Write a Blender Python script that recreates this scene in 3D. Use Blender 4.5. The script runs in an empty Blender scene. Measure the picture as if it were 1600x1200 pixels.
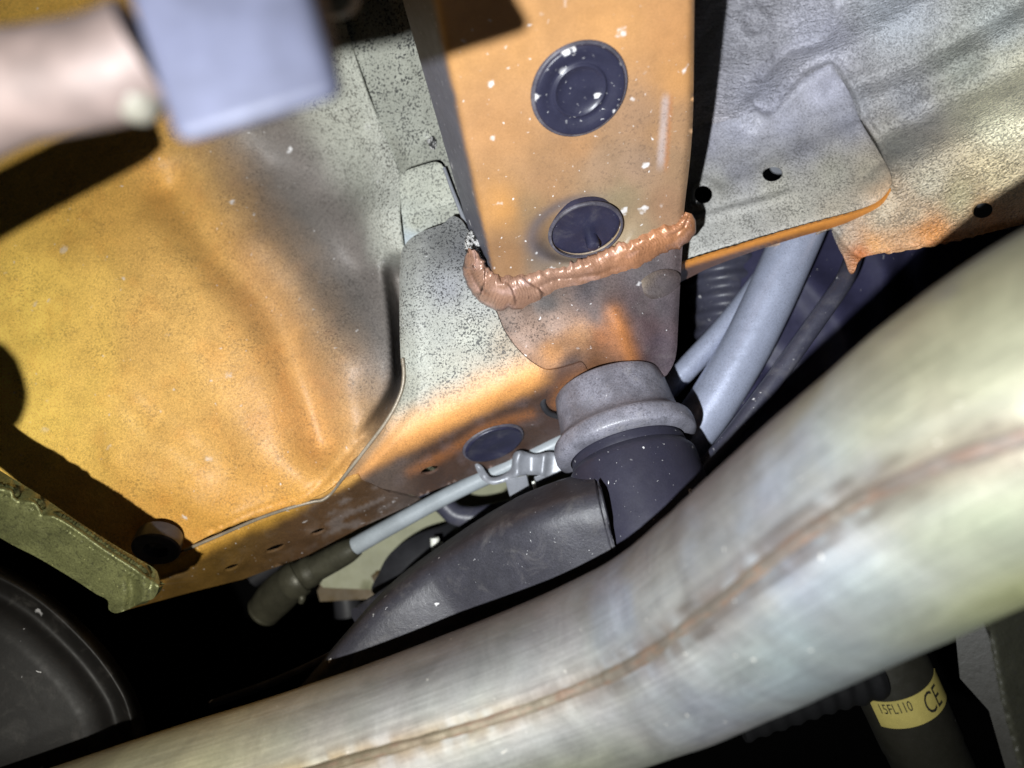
import bpy, math, random
import numpy as np
from mathutils import Vector, Matrix
from mathutils.geometry import delaunay_2d_cdt

random.seed(7); np.random.seed(7)
S = bpy.context.scene
COL = S.collection

# ------------------------------------------------------------------ camera
F = 1142.5                       # focal length in photo pixels (1600 wide)
CAM_M = Matrix.Translation((0, 0, 0.30)) @ Matrix.Rotation(math.radians(90 + 50), 4, 'X')
cam = bpy.data.cameras.new('camera'); cam_o = bpy.data.objects.new('camera', cam); COL.objects.link(cam_o)
cam_o.matrix_world = CAM_M
cam.sensor_width = 36; cam.lens = 36 * F / 1600
cam.clip_start = 0.005; cam.clip_end = 50
cam.dof.use_dof = True; cam.dof.focus_distance = 0.335
cam.dof.aperture_fstop = (cam.lens / 1000) / 0.0048
S.camera = cam_o

# ------------------------------------------------------------------ world, torch light, exposure
W = bpy.data.worlds.new('World'); S.world = W; W.use_nodes = True
W.node_tree.nodes['Background'].inputs[0].default_value = (0.9, 0.95, 1.0, 1)
W.node_tree.nodes['Background'].inputs[1].default_value = 0.006
S.view_settings.view_transform = 'Standard'; S.view_settings.look = 'None'
S.view_settings.gamma = 1; S.view_settings.exposure = -0.12; S.view_settings.use_curve_mapping = False

MR = np.array(CAM_M.to_3x3()); MT = np.array(CAM_M.translation)
def P3(x, y, d):
    x = np.asarray(x, float); y = np.asarray(y, float); d = np.asarray(d, float)
    c = np.stack([(x - 800) / F * d, (600 - y) / F * d, -d + 0 * x], -1)
    return c @ MR.T + MT
def P(x, y, d): return Vector(P3(x, y, d))
VIEW = Vector(MR @ np.array([0, 0, -1.0]))

# hand torch held low and left of the lens: bluish hot spot with a yellower rim (one LED, two cones)
LP = Vector(MR @ np.array([-0.071, -0.063, 0.08]) + MT)
def torch(name, power, colour, cone, blend, aim):
    l = bpy.data.lights.new(name, 'SPOT'); o = bpy.data.objects.new(name, l); COL.objects.link(o)
    l.energy = power; l.color = colour; l.spot_size = math.radians(cone); l.spot_blend = blend
    l.shadow_soft_size = 0.0035
    o.location = LP; o.rotation_euler = (aim - LP).to_track_quat('-Z', 'Y').to_euler()
torch('torch_hot_spot', 9.0, (0.72, 0.83, 1.0), 74, 1.0, P(1020, 420, 0.36))
torch('torch_spill', 11.5, (1.0, 0.98, 0.90), 116, 0.9, P(800, 450, 0.36))

# ------------------------------------------------------------------ small maths
def lin(h):
    h = h.lstrip('#'); v = np.array([int(h[i:i+2], 16) / 255 for i in (0, 2, 4)])
    return np.where(v <= .04045, v / 12.92, ((v + .055) / 1.055) ** 2.4)
def cr(pts, n=8, closed=False):
    """Catmull-Rom through points (any dimension)."""
    p = np.array(pts, float); k = len(p)
    if closed: q = np.concatenate([p[-1:], p, p[:2]])
    else: q = np.concatenate([2 * p[:1] - p[1:2], p, 2 * p[-1:] - p[-2:-1]])
    out = []
    for i in range(k if closed else k - 1):
        a, b, c, d = q[i:i+4]
        for t in np.arange(n) / n:
            out.append(.5 * (2*b + (c-a)*t + (2*a-5*b+4*c-d)*t*t + (3*b-a-3*c+d)*t**3))
    if not closed: out.append(p[-1])
    return np.array(out)
def resample(p, step, closed=True):
    p = np.asarray(p, float)
    q = np.concatenate([p, p[:1]]) if closed else p
    seg = np.linalg.norm(np.diff(q[:, :2], axis=0), axis=1); out = []
    for i in range(len(q) - 1):
        m = max(1, int(round(seg[i] / step)))
        if seg[i] < 1e-6: continue
        for t in np.arange(m) / m: out.append(q[i] * (1 - t) + q[i+1] * t)
    if not closed: out.append(q[-1])
    return np.array(out)
def thin(p, mn):
    out = [p[0]]
    for q in p[1:]:
        if np.linalg.norm(q - out[-1]) > mn: out.append(q)
    if np.linalg.norm(out[-1] - out[0]) < mn: out.pop()
    return np.array(out)
def inside(poly, X, Y):
    r = np.zeros(X.shape, bool); n = len(poly); j = n - 1
    for i in range(n):
        xi, yi = poly[i]; xj, yj = poly[j]
        if yi != yj:
            c = ((yi > Y) != (yj > Y)) & (X < (xj - xi) * (Y - yi) / (yj - yi) + xi)
            r ^= c
        j = i
    return r
def pdist(X, Y, poly, closed=False):
    """distance to polyline and signed side (positive = right-hand / below when running left to right)"""
    p = np.asarray(poly, float)
    if closed: p = np.concatenate([p, p[:1]])
    best = np.full(X.shape, 1e9); side = np.zeros(X.shape); par = np.zeros(X.shape)
    acc = 0
    for i in range(len(p) - 1):
        a, b = p[i], p[i+1]; v = b - a; L2 = v @ v
        if L2 < 1e-9: continue
        t = np.clip(((X - a[0]) * v[0] + (Y - a[1]) * v[1]) / L2, 0, 1)
        dx = X - a[0] - t * v[0]; dy = Y - a[1] - t * v[1]; d = np.hypot(dx, dy)
        m = d < best
        best = np.where(m, d, best)
        side = np.where(m, np.sign(v[0] * dy - v[1] * dx), side)
        L = math.sqrt(L2); par = np.where(m, acc + t * L, par); acc += L
    return best, best * side, par
def ss(a, b, x):
    t = np.clip((x - a) / (b - a), 0, 1); return t * t * (3 - 2 * t)
def _h(i, j, s): 
    v = np.sin(i * 127.1 + j * 311.7 + s * 74.7) * 43758.5453; return v - np.floor(v)
def vn(x, y, s=0):
    i = np.floor(x); j = np.floor(y); fx = x - i; fy = y - j
    fx = fx * fx * (3 - 2 * fx); fy = fy * fy * (3 - 2 * fy)
    return (_h(i, j, s) * (1 - fx) + _h(i+1, j, s) * fx) * (1 - fy) + (_h(i, j+1, s) * (1 - fx) + _h(i+1, j+1, s) * fx) * fy
def fbm(x, y, s=0, o=4):
    r = 0; a = .5
    for k in range(o): r = r + a * vn(x * 2**k, y * 2**k, s + k); a *= .5
    return r            # about 0..1
def ridge(X, Y, poly, amp, w): 
    d, _, _ = pdist(X, Y, cr(poly, 8)); return amp * np.exp(-(d / w) ** 2)
def roll(e, w, h):
    t = np.clip(1 - e / w, 0, 1); return h * (1 - np.sqrt(1 - t * t * .98))
def rbf(ctrl):
    c = np.array(ctrl, float); xy = c[:, :2] / 500; n = len(c)
    def phi(r): return np.where(r > 1e-9, r * r * np.log(r + 1e-12), 0)
    r = np.linalg.norm(xy[:, None] - xy[None], axis=2)
    A = np.zeros((n + 3, n + 3)); A[:n, :n] = phi(r) + np.eye(n) * 1e-4
    A[:n, n] = 1; A[:n, n+1:] = xy; A[n, :n] = 1; A[n+1:, :n] = xy.T
    w = np.linalg.solve(A, np.concatenate([c[:, 2], np.zeros(3)]))
    def f(X, Y):
        q = np.stack([X / 500, Y / 500], -1)
        rr = np.linalg.norm(q[..., None, :] - xy, axis=-1)
        return phi(rr) @ w[:n] + w[n] + q[..., 0] * w[n+1] + q[..., 1] * w[n+2]
    return f
def paint(ctrl, warp=25, seed=3, p=3.0, gain=1.0, desat=0.0):
    """paint colours by place on the panel: (x, y, hex, pits 0..1)"""
    c = np.array([[a[0], a[1]] for a in ctrl], float); rgb = np.array([lin(a[2]) for a in ctrl]); rgb = gain * (rgb * (1 - desat) + desat * (rgb @ np.array([.25, .65, .1]))[:, None])
    sp = np.array([a[3] if len(a) > 3 else 0 for a in ctrl], float)
    def f(X, Y):
        X2 = X + warp * (fbm(X / 60, Y / 60, seed) - .47) * 2; Y2 = Y + warp * (fbm(X / 60, Y / 60, seed + 9) - .47) * 2
        d = np.hypot(X2[:, None] - c[:, 0], Y2[:, None] - c[:, 1]) + 6
        w = d ** -p; w /= w.sum(1, keepdims=True)
        return np.concatenate([w @ rgb, (w @ sp)[:, None]], 1)
    return f

# ------------------------------------------------------------------ objects
WL = {}
def thing(name, label, cat, loc, group=None):
    o = bpy.data.objects.new(name, None); COL.objects.link(o); o.empty_display_size = .01
    o.location = loc; WL[o] = Vector(loc); o['label'] = label; o['category'] = cat
    if group: o['group'] = group
    return o
def tag(o, label, cat, group=None):
    o['label'] = label; o['category'] = cat
    if group: o['group'] = group
    return o
def mesh_obj(name, V, Fc, mat, parent=None, rgba=None, uv=None, smooth=True, sharp=None):
    V = np.asarray(V, float); c = V.mean(0)
    me = bpy.data.meshes.new(name)
    me.from_pydata((V - c).tolist(), [], [list(map(int, f)) for f in Fc])
    if smooth: me.polygons.foreach_set('use_smooth', [True] * len(me.polygons))
    if rgba is not None:
        a = me.attributes.new('Col', 'FLOAT_COLOR', 'POINT')
        a.data.foreach_set('color', np.asarray(rgba, np.float32).ravel())
    if uv is not None:
        a = me.attributes.new('Pos', 'FLOAT_VECTOR', 'POINT')
        a.data.foreach_set('vector', np.asarray(uv, np.float32).ravel())
    me.update()
    if sharp: me.set_sharp_from_angle(angle=math.radians(sharp))
    if mat: me.materials.append(mat)
    o = bpy.data.objects.new(name, me); COL.objects.link(o)
    WL[o] = Vector(c)
    if parent: o.parent = parent; o.location = Vector(c) - WL[parent]
    else: o.location = c
    return o

def sheet(name, outline, dfun, mat, parent=None, holes=(), step=6, thick=.0012, pf=None, back=None):
    """a pressed metal sheet: outline and holes traced on the sheet, its own depth and thickness"""
    out = thin(resample(np.asarray(outline, float), step), step * .35)
    hl = []
    for (cx, cy, rx, ry, rot) in holes:
        m = max(14, int(2 * math.pi * max(rx, ry) / step)); t = np.arange(m) * 2 * math.pi / m; r = math.radians(rot)
        hl.append(np.stack([cx + rx*np.cos(t)*math.cos(r) - ry*np.sin(t)*math.sin(r), cy + rx*np.cos(t)*math.sin(r) + ry*np.sin(t)*math.cos(r)], -1))
    x0, y0 = out.min(0); x1, y1 = out.max(0)
    gx, gy = np.meshgrid(np.arange(x0, x1 + step, step), np.arange(y0, y1 + step, step * .87))
    gx = gx + (np.arange(gx.shape[0]) % 2)[:, None] * step * .5
    gx = gx.ravel() + np.random.uniform(-.08, .08, gx.size) * step; gy = gy.ravel() + np.random.uniform(-.08, .08, gy.size) * step
    k = inside(out, gx, gy); gx, gy = gx[k], gy[k]
    k = pdist(gx, gy, out, True)[0] > step * .55
    for h in hl: k &= ~inside(h, gx, gy) & (pdist(gx, gy, h, True)[0] > step * .45)
    pts = [out]; edges = [(i, (i + 1) % len(out)) for i in range(len(out))]; n = len(out)
    for h in hl:
        pts.append(h); edges += [(n + i, n + (i + 1) % len(h)) for i in range(len(h))]; n += len(h)
    pts.append(np.stack([gx[k], gy[k]], -1)); pts = np.concatenate(pts)
    v2, _, f2, *_ = delaunay_2d_cdt([Vector(p) for p in pts.tolist()], edges, [], 0, 1e-5)
    v2 = np.array([tuple(v) for v in v2]); f2 = np.array([f for f in f2 if len(f) == 3])
    cen = v2[f2].mean(1); k = inside(out, cen[:, 0], cen[:, 1])
    for h in hl: k &= ~inside(h, cen[:, 0], cen[:, 1])
    f2 = f2[k]
    X, Y = v2[:, 0], v2[:, 1]; D = dfun(X, Y); V = P3(X, Y, D)
    # winding: normals to the camera
    fn = np.cross(V[f2[:, 1]] - V[f2[:, 0]], V[f2[:, 2]] - V[f2[:, 0]])
    flip = ((V[f2[:, 0]] - MT) * fn).sum(1) > 0
    f2[flip] = f2[flip][:, ::-1]; fn[flip] *= -1
    vnm = np.zeros_like(V)
    for i in range(3): np.add.at(vnm, f2[:, i], fn)
    vnm /= np.linalg.norm(vnm, axis=1, keepdims=True) + 1e-12
    ed = np.sort(np.concatenate([f2[:, [0, 1]], f2[:, [1, 2]], f2[:, [2, 0]]]), axis=1)
    dr = np.concatenate([f2[:, [0, 1]], f2[:, [1, 2]], f2[:, [2, 0]]])
    key = ed[:, 0].astype(np.int64) * (len(V) + 1) + ed[:, 1]
    _, idx, cnt = np.unique(key, return_index=True, return_counts=True)
    be = dr[idx[cnt == 1]]
    N = len(V); B = V - vnm * thick if back is None else V + (V - MT) / np.linalg.norm(V - MT, axis=1, keepdims=True) * back
    rim = np.concatenate([V[be[:, 0]], V[be[:, 1]], B[be[:, 1]], B[be[:, 0]]]); m = len(be)
    rf = np.stack([2*N + m + np.arange(m), 2*N + np.arange(m), 2*N + 3*m + np.arange(m), 2*N + 2*m + np.arange(m)], -1)
    Vall = np.concatenate([V, B, rim]); faces = f2.tolist() + (f2[:, ::-1] + N).tolist() + rf.tolist()
    rgba = None
    if pf is not None:
        c = pf(X, Y); ci = np.concatenate([np.arange(N), np.arange(N), be[:, 0], be[:, 1], be[:, 1], be[:, 0]])
        rgba = c[ci]
    return mesh_obj(name, Vall, faces, mat, parent, rgba)

def grid_faces(n, m, closed=True):
    f = []
    for i in range(n - 1):
        for j in range(m if closed else m - 1):
            k = (j + 1) % m
            f.append((i*m + j, i*m + k, (i+1)*m + k, (i+1)*m + j))
    return f
def frames(C):
    T = np.gradient(C, axis=0); T /= np.linalg.norm(T, axis=1, keepdims=True)
    u = np.cross(T[0], np.array(VIEW)); u /= np.linalg.norm(u); U = []
    for t in T:
        u = u - t * (u @ t); u /= np.linalg.norm(u); U.append(u)
    U = np.array(U); return T, U, np.cross(T, U)
def tube(name, pts, mat, parent=None, seg=28, n=10, cap=True, rf=None, pf=None, sub=None, arc=None):
    """pts: (x, y, depth, radius in metres); rf(s, ang) multiplies radius; pf(s, ang) paints"""
    q = cr(pts, n)
    if sub: q = resample_nd(q, sub)
    C = P3(q[:, 0], q[:, 1], q[:, 2]); R = q[:, 3]
    T, U, Vv = frames(C)
    s = np.concatenate([[0], np.cumsum(np.linalg.norm(np.diff(C, axis=0), axis=1))])
    if arc: ang = np.radians(np.linspace(arc[0], arc[1], seg)); closed = False
    else: ang = np.arange(seg) * 2 * math.pi / seg; closed = True
    SS, AA = np.meshgrid(s, ang, indexing='ij')
    rr = np.repeat(R[:, None], seg, 1)
    if rf is not None: rr = rr * rf(SS, AA)
    V = C[:, None] + rr[..., None] * (np.cos(AA)[..., None] * U[:, None] + np.sin(AA)[..., None] * Vv[:, None])
    V = V.reshape(-1, 3); f = grid_faces(len(C), seg, closed)
    rgba = pf(SS.ravel(), AA.ravel()) if pf else None
    uv = np.stack([SS.ravel(), np.cos(AA).ravel() * R.mean(), np.sin(AA).ravel() * R.mean()], -1)
    if cap and closed:
        V = np.concatenate([V, V[:seg], V[-seg:]]); b = len(C) * seg
        f.append(list(range(b + seg - 1, b - 1, -1))); f.append(list(range(b + seg, b + 2 * seg)))
        if rgba is not None: rgba = np.concatenate([rgba, rgba[:seg], rgba[-seg:]])
        uv = np.concatenate([uv, uv[:seg], uv[-seg:]])
    return mesh_obj(name, V, f, mat, parent, rgba, uv)
def resample_nd(q, step):
    L = np.concatenate([[0], np.cumsum(np.linalg.norm(np.diff(P3(q[:,0], q[:,1], q[:,2]), axis=0), axis=1))])
    t = np.linspace(0, L[-1], max(2, int(L[-1] / step)))
    return np.stack([np.interp(t, L, q[:, i]) for i in range(q.shape[1])], -1)
def lathe(name, A, axis, prof, mat, parent=None, seg=48, cap0=True, cap1=True, sharp=38, sq=None, U=None):
    """prof: (distance along axis, radius)"""
    axis = Vector(axis).normalized(); u = Vector(U) if U else axis.cross(VIEW).normalized(); v = axis.cross(u)
    V = []; 
    for (h, r) in prof:
        for j in range(seg):
            a = 2 * math.pi * j / seg; rr = r * (sq(h, a) if sq else 1)
            V.append(A + axis * h + (u * math.cos(a) + v * math.sin(a)) * rr)
    f = grid_faces(len(prof), seg)
    if cap0: f.append(list(range(seg)))
    if cap1: f.append(list(range((len(prof)-1)*seg, len(prof)*seg))[::-1])
    f = [x[::-1] for x in f]
    return mesh_obj(name, np.array([tuple(p) for p in V]), f, mat, parent, sharp=sharp)
def normal_at(dfun, x, y):
    e = 2.0; X = np.array([x, x + e, x]); Y = np.array([y, y, y + e]); V = P3(X, Y, dfun(X, Y))
    n = np.cross(V[1] - V[0], V[2] - V[0]); n /= np.linalg.norm(n)
    if n @ (V[0] - MT) > 0: n = -n
    return Vector(V[0]), Vector(n)
def hexa(name, c8, mat, parent=None, bevel=0.0):
    """c8: four front corners then the four behind them, each (x, y, depth)"""
    V = [P(*c) for c in c8]
    f = [(3,2,1,0), (4,5,6,7), (0,1,5,4), (1,2,6,5), (2,3,7,6), (3,0,4,7)]
    o = mesh_obj(name, np.array([tuple(v) for v in V]), f, mat, parent, smooth=False)
    import bmesh
    bm = bmesh.new(); bm.from_mesh(o.data); bmesh.ops.recalc_face_normals(bm, faces=bm.faces)
    if bevel: bmesh.ops.bevel(bm, geom=list(bm.edges), offset=bevel, segments=3, affect='EDGES', profile=.5)
    bm.to_mesh(o.data); bm.free()
    if bevel: 
        o.data.polygons.foreach_set('use_smooth', [True] * len(o.data.polygons)); o.data.set_sharp_from_angle(angle=math.radians(50))
    return o

# ------------------------------------------------------------------ materials
def nodes(name):
    m = bpy.data.materials.new(name); m.use_nodes = True; t = m.node_tree
    return m, t, t.nodes['Principled BSDF']
class NT:
    def __init__(s, t): s.t = t
    def n(s, typ, **kw):
        o = s.t.nodes.new(typ)
        for k, v in kw.items():
            if k.startswith('i_'): 
                key = k[2:]; o.inputs[int(key) if key.isdigit() else key.replace('_', ' ')].default_value = v
            else: setattr(o, k, v)
        return o
    def l(s, a, b): s.t.links.new(a, b)
    def mathn(s, op, a, b=None, clamp=False):
        o = s.t.nodes.new('ShaderNodeMath'); o.operation = op; o.use_clamp = clamp
        for i, v in enumerate((a, b)):
            if v is None: continue
            if isinstance(v, (int, float)): o.inputs[i].default_value = v
            else: s.l(v, o.inputs[i])
        return o.outputs[0]
    def ramp(s, fac, a, b):
        o = s.n('ShaderNodeMapRange', interpolation_type='SMOOTHSTEP'); s.l(fac, o.inputs['Value'])
        o.inputs['From Min'].default_value = a; o.inputs['From Max'].default_value = b
        return o.outputs[0]
    def mix(s, fac, a, b, mode='MIX'):
        o = s.n('ShaderNodeMix', data_type='RGBA', blend_type=mode, clamp_factor=True)
        for i, v in ((0, fac), (6, a), (7, b)):
            if isinstance(v, (int, float)): o.inputs[i].default_value = v
            elif isinstance(v, tuple): o.inputs[i].default_value = (*v, 1)
            else: s.l(v, o.inputs[i])
        return o.outputs[2]
    def noise(s, vec, scale, detail=2, rough=.5, dist=0):
        o = s.n('ShaderNodeTexNoise'); o.inputs['Scale'].default_value = scale; o.inputs['Detail'].default_value = detail
        o.inputs['Roughness'].default_value = rough; o.inputs['Distortion'].default_value = dist
        if vec: s.l(vec, o.inputs['Vector'])
        return o.outputs['Fac']
def sheet_mat(name, colour=None, pits=.0, pit_scale=700, pit_thr=.60, pit_col='2a2a2c', fine=.18, mott=.25, chips=0, chip_scale=90, chip_col='e8e6e6', chip_r=.22,
              bump=.3, bump_scale=500, bump_stretch=None, bump_dist=.0006, rough=.5, spec=.4, metal=0.0, scratch=0, dust=0, attr=True, grain=1500, sheen=False):
    m, t, b = nodes(name); T = NT(t)
    tc = T.n('ShaderNodeTexCoord').outputs['Object']
    if attr: 
        at = T.n('ShaderNodeAttribute', attribute_name='Col'); base = at.outputs['Color']; pa = at.outputs['Alpha']
    else:
        rg = T.n('ShaderNodeRGB'); rg.outputs[0].default_value = (*lin(colour), 1); base = rg.outputs[0]; pa = None
    # mottle and fine grain
    mo = T.noise(tc, 70, 4, .6); mo = T.ramp(mo, .3, .7)
    v = T.mathn('ADD', T.mathn('MULTIPLY', mo, mott), 1 - mott / 2)
    fg = T.noise(tc, grain, 3, .7); fg = T.ramp(fg, .32, .68)
    v = T.mathn('MULTIPLY', v, T.mathn('ADD', T.mathn('MULTIPLY', fg, fine), 1 - fine / 2))
    cmb = T.n('ShaderNodeCombineXYZ'); 
    for i in range(3): T.l(v, cmb.inputs[i])
    c = T.mix(1.0, base, cmb.outputs[0], 'MULTIPLY')
    if pits:
        pn = T.noise(tc, pit_scale, 3, .55, .3); big = T.noise(tc, 110, 2)
        thr = T.mathn('ADD', pn, T.mathn('MULTIPLY', T.mathn('SUBTRACT', big, .5), .24))
        pk = T.ramp(thr, pit_thr - .02, pit_thr + .075)
        pk = T.mathn('MULTIPLY', pk, pits)
        if pa: pk = T.mathn('MULTIPLY', pk, pa)
        c = T.mix(pk, c, tuple(lin(pit_col)))
    if dust:
        dn = T.ramp(T.noise(tc, 60, 5, .7, .6), .5, .72); dk = T.mathn('MULTIPLY', dn, dust)
        c = T.mix(dk, c, tuple(lin('a8a39c')))
    if chips:
        wv = T.n('ShaderNodeVectorMath', operation='ADD')
        nz = T.n('ShaderNodeTexNoise'); nz.inputs['Scale'].default_value = 260; T.l(tc, nz.inputs['Vector'])
        sc = T.n('ShaderNodeVectorMath', operation='SCALE'); sc.inputs['Scale'].default_value = .006; T.l(nz.outputs['Color'], sc.inputs[0])
        T.l(tc, wv.inputs[0]); T.l(sc.outputs[0], wv.inputs[1])
        fac = None
        for k, (cs, rad) in enumerate(((chip_scale, chip_r), (chip_scale * 3.1, .22))):
            vo = T.n('ShaderNodeTexVoronoi'); vo.inputs['Scale'].default_value = cs; T.l(wv.outputs[0], vo.inputs['Vector'])
            sep = T.n('ShaderNodeSeparateColor'); T.l(vo.outputs['Color'], sep.inputs[0])
            pick = T.mathn('GREATER_THAN', sep.outputs[0], 1 - chips)
            sz = T.mathn('MULTIPLY', sep.outputs[1], rad)
            dot = T.ramp(T.mathn('SUBTRACT', sz, vo.outputs['Distance']), -.03, .13)
            f1 = T.mathn('MULTIPLY', dot, pick); f1 = T.mathn('MULTIPLY', f1, T.mathn('ADD', T.mathn('MULTIPLY', sep.outputs[2], .65), .2))
            fac = f1 if fac is None else T.mathn('MAXIMUM', fac, f1)
        c = T.mix(fac, c, tuple(lin(chip_col)))
    T.l(c, b.inputs['Base Color'])
    b.inputs['Metallic'].default_value = metal; b.inputs['Specular IOR Level'].default_value = spec
    rn = T.noise(tc, 240, 3); rr = T.mathn('ADD', T.mathn('MULTIPLY', rn, .24), rough - .12); T.l(rr, b.inputs['Roughness'])
    if bump:
        vec = tc
        if bump_stretch:
            mp = T.n('ShaderNodeMapping'); T.l(tc, mp.inputs['Vector']); mp.inputs['Scale'].default_value = bump_stretch[0]; mp.inputs['Rotation'].default_value = bump_stretch[1]; vec = mp.outputs[0]
        h = T.noise(vec, bump_scale, 4, .55, .4)
        h2 = T.noise(tc, bump_scale * 3, 2)
        hh = T.mathn('ADD', h, T.mathn('MULTIPLY', h2, .25))
        if pits: hh = T.mathn('SUBTRACT', hh, T.mathn('MULTIPLY', pk, .5))
        bp = T.n('ShaderNodeBump'); bp.inputs['Strength'].default_value = bump; bp.inputs['Distance'].default_value = bump_dist
        T.l(hh, bp.inputs['Height']); T.l(bp.outputs[0], b.inputs['Normal'])
    return m
M = {}
M['rail'] = sheet_mat('rail_paint', fine=.16, mott=.18, chips=.55, chip_scale=105, chip_r=.30, pits=.6, pit_scale=700, pit_thr=.58, pit_col='5a4a40', bump=.12, bump_scale=900, rough=.48)
M['pan'] = sheet_mat('floor_pan_paint', pits=.8, pit_scale=820, pit_thr=.545, pit_col='332e2b', fine=.5, mott=.14, chips=.2, chip_scale=80, bump=.35, bump_scale=600, bump_dist=.0007, rough=.5)
M['speck'] = sheet_mat('speckled_undercoat', pits=.95, pit_scale=820, pit_thr=.54, fine=.35, mott=.16, bump=.35, bump_scale=700, rough=.5)
M['gusset'] = sheet_mat('gusset_paint', pits=.9, pit_scale=1050, pit_thr=.545, fine=.35, mott=.2, chips=.06, bump=.4, bump_scale=900, rough=.5)
M['brown'] = sheet_mat('dirty_brown_paint', pits=.8, pit_scale=900, pit_thr=.565, pit_col='241f1e', fine=.45, mott=.4, chips=.28, chip_scale=110, chip_r=.18, bump=.28, bump_scale=800, rough=.58, spec=.25, dust=.06)
M['under'] = sheet_mat('rough_undercoat', pits=.7, pit_scale=1000, pit_thr=.555, pit_col='38373c', fine=.45, mott=.25, bump=.85, bump_scale=520, bump_dist=.0018, bump_stretch=((.42, 1, 1.4), (0, .6, 0)), rough=.36, spec=.6)
M['plate'] = sheet_mat('plate_undercoat', pits=.75, pit_scale=1150, pit_thr=.535, pit_col='45433f', fine=.4, mott=.16, bump=.5, bump_scale=620, bump_dist=.0008, rough=.46)
M['rubber'] = sheet_mat('black_rubber', '35343c', attr=False, fine=.2, mott=.25, chips=.10, chip_scale=150, bump=.15, bump_scale=900, rough=.42, spec=.5, dust=.08)
M['plug'] = sheet_mat('plug_rubber', '2b2b3c', attr=False, fine=.15, mott=.2, chips=.7, chip_scale=150, chip_r=.42, bump=.08, rough=.36, spec=.5)
M['plug2'] = sheet_mat('plug_rubber_clean', '27273a', attr=False, fine=.15, mott=.3, chips=.05, chip_scale=170, bump=.08, rough=.4, spec=.5, dust=.1)
M['boot'] = sheet_mat('dusty_boot_rubber', '302f35', attr=False, fine=.45, mott=.35, chips=.2, chip_scale=160, bump=.25, bump_scale=700, rough=.5, dust=.12)
M['housing'] = sheet_mat('black_plastic_housing', '2a2935', attr=False, fine=.2, mott=.15, chips=.3, chip_scale=170, chip_r=.2, bump=.08, rough=.45)
M['cup'] = sheet_mat('grey_steel_cup', '74737c', attr=False, pits=.5, pit_scale=900, pit_thr=.57, pit_col='45444c', fine=.4, mott=.6, chips=.12, chip_scale=170, bump=.3, bump_scale=600, rough=.4, spec=.6, dust=.25)
M['silver'] = sheet_mat('silver_painted_pipe', 'a2a8bc', attr=False, pits=.5, pit_scale=1900, pit_thr=.60, pit_col='4a4c58', fine=.28, mott=.1, bump=.12, bump_scale=900, rough=.36, spec=.6, metal=.35)
M['lip'] = sheet_mat('bare_edge_steel', '8f8474', attr=False, fine=.3, mott=.5, bump=.3, rough=.4, metal=.2)
M['lip2'] = sheet_mat('grimy_plug_lip', '4a4750', attr=False, fine=.4, mott=.8, bump=.3, rough=.5, dust=.3)
M['cable'] = sheet_mat('black_cable_sheath', '3a3a46', attr=False, fine=.25, mott=.3, chips=.22, chip_scale=200, bump=.15, rough=.4, dust=.1)
M['liner'] = sheet_mat('dark_plastic_liner', '2c2b40', attr=False, fine=.15, mott=.3, chips=.10, chip_scale=150, bump=.1, rough=.5, spec=.3)
M['line'] = sheet_mat('grey_coated_line', '8e9498', attr=False, fine=.15, mott=.2, chips=.04, bump=.1, rough=.4)
M['clip'] = sheet_mat('grey_clip_steel', '84868c', attr=False, fine=.2, mott=.25, bump=.1, rough=.4, spec=.5, metal=.2)
M['fit'] = sheet_mat('weathered_fitting_steel', '424034', attr=False, fine=.3, mott=.5, bump=.3, rough=.45, metal=.3)
M['cast'] = sheet_mat('cast_alloy', '6c6e48', attr=False, pits=.5, pit_scale=700, pit_thr=.57, pit_col='3c3c2a', fine=.5, mott=.5, chips=.45, chip_scale=230, chip_col='d8d490', bump=.35, bump_scale=600, bump_dist=.0008, rough=.42, metal=.45, spec=.6)
M['muff'] = sheet_mat('muffler_steel', '181614', attr=False, fine=.15, mott=.35, chips=.05, bump=.08, rough=.55, metal=.1, dust=.06)
M['block'] = sheet_mat('grey_block', '3e404f', attr=False, fine=.05, mott=.5, bump=.1, rough=.6)
M['rod'] = sheet_mat('worn_copper_rod', '5a4e4a', attr=False, fine=.1, mott=.6, bump=.2, bump_scale=200, rough=.62, metal=.15)
M['cream'] = sheet_mat('cream_rubber', '5e5b52', attr=False, fine=.1, mott=.2, bump=.1, rough=.55)
M['pale'] = sheet_mat('pale_far_panel', '86866c', attr=False, fine=.1, mott=.15, bump=.05, rough=.55)
M['ochre'] = sheet_mat('ochre_far_panel', '4e3e20', attr=False, fine=.1, mott=.3, bump=.05, rough=.55)
M['dark'] = sheet_mat('dark_far_part', '2b2b2e', attr=False, fine=.2, mott=.4, bump=.1, rough=.5)
M['white'] = sheet_mat('white_pin', 'e2e2d8', attr=False, fine=.05, mott=.1, bump=0, rough=.4)
M['cavity'] = sheet_mat('unlit_black', '0a0a0b', attr=False, fine=.2, mott=.4, bump=.1, rough=.8, spec=.1)  # near-black colour stands in for unlit depth
M['sens'] = sheet_mat('sensor_plastic', '1b1a15', attr=False, fine=.15, mott=.2, bump=.1, rough=.45, chips=.05)
M['label'] = sheet_mat('label_paper', '7e7440', attr=False, fine=.12, mott=.25, bump=.03, rough=.5)
M['ink'] = sheet_mat('label_ink', '14130e', attr=False, fine=.05, mott=.1, bump=0, rough=.6)
M['side'] = sheet_mat('side_plate_steel', '2a2a22', attr=False, fine=.35, mott=.3, pits=.4, bump=.4, bump_scale=700, rough=.45)
M['spat'] = sheet_mat('weld_spatter', 'b5b3b0', attr=False, pits=.95, pit_scale=600, pit_thr=.53, pit_col='181718', fine=.4, mott=.3, bump=1.0, bump_scale=450, bump_dist=.002, rough=.4, metal=.2)
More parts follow.
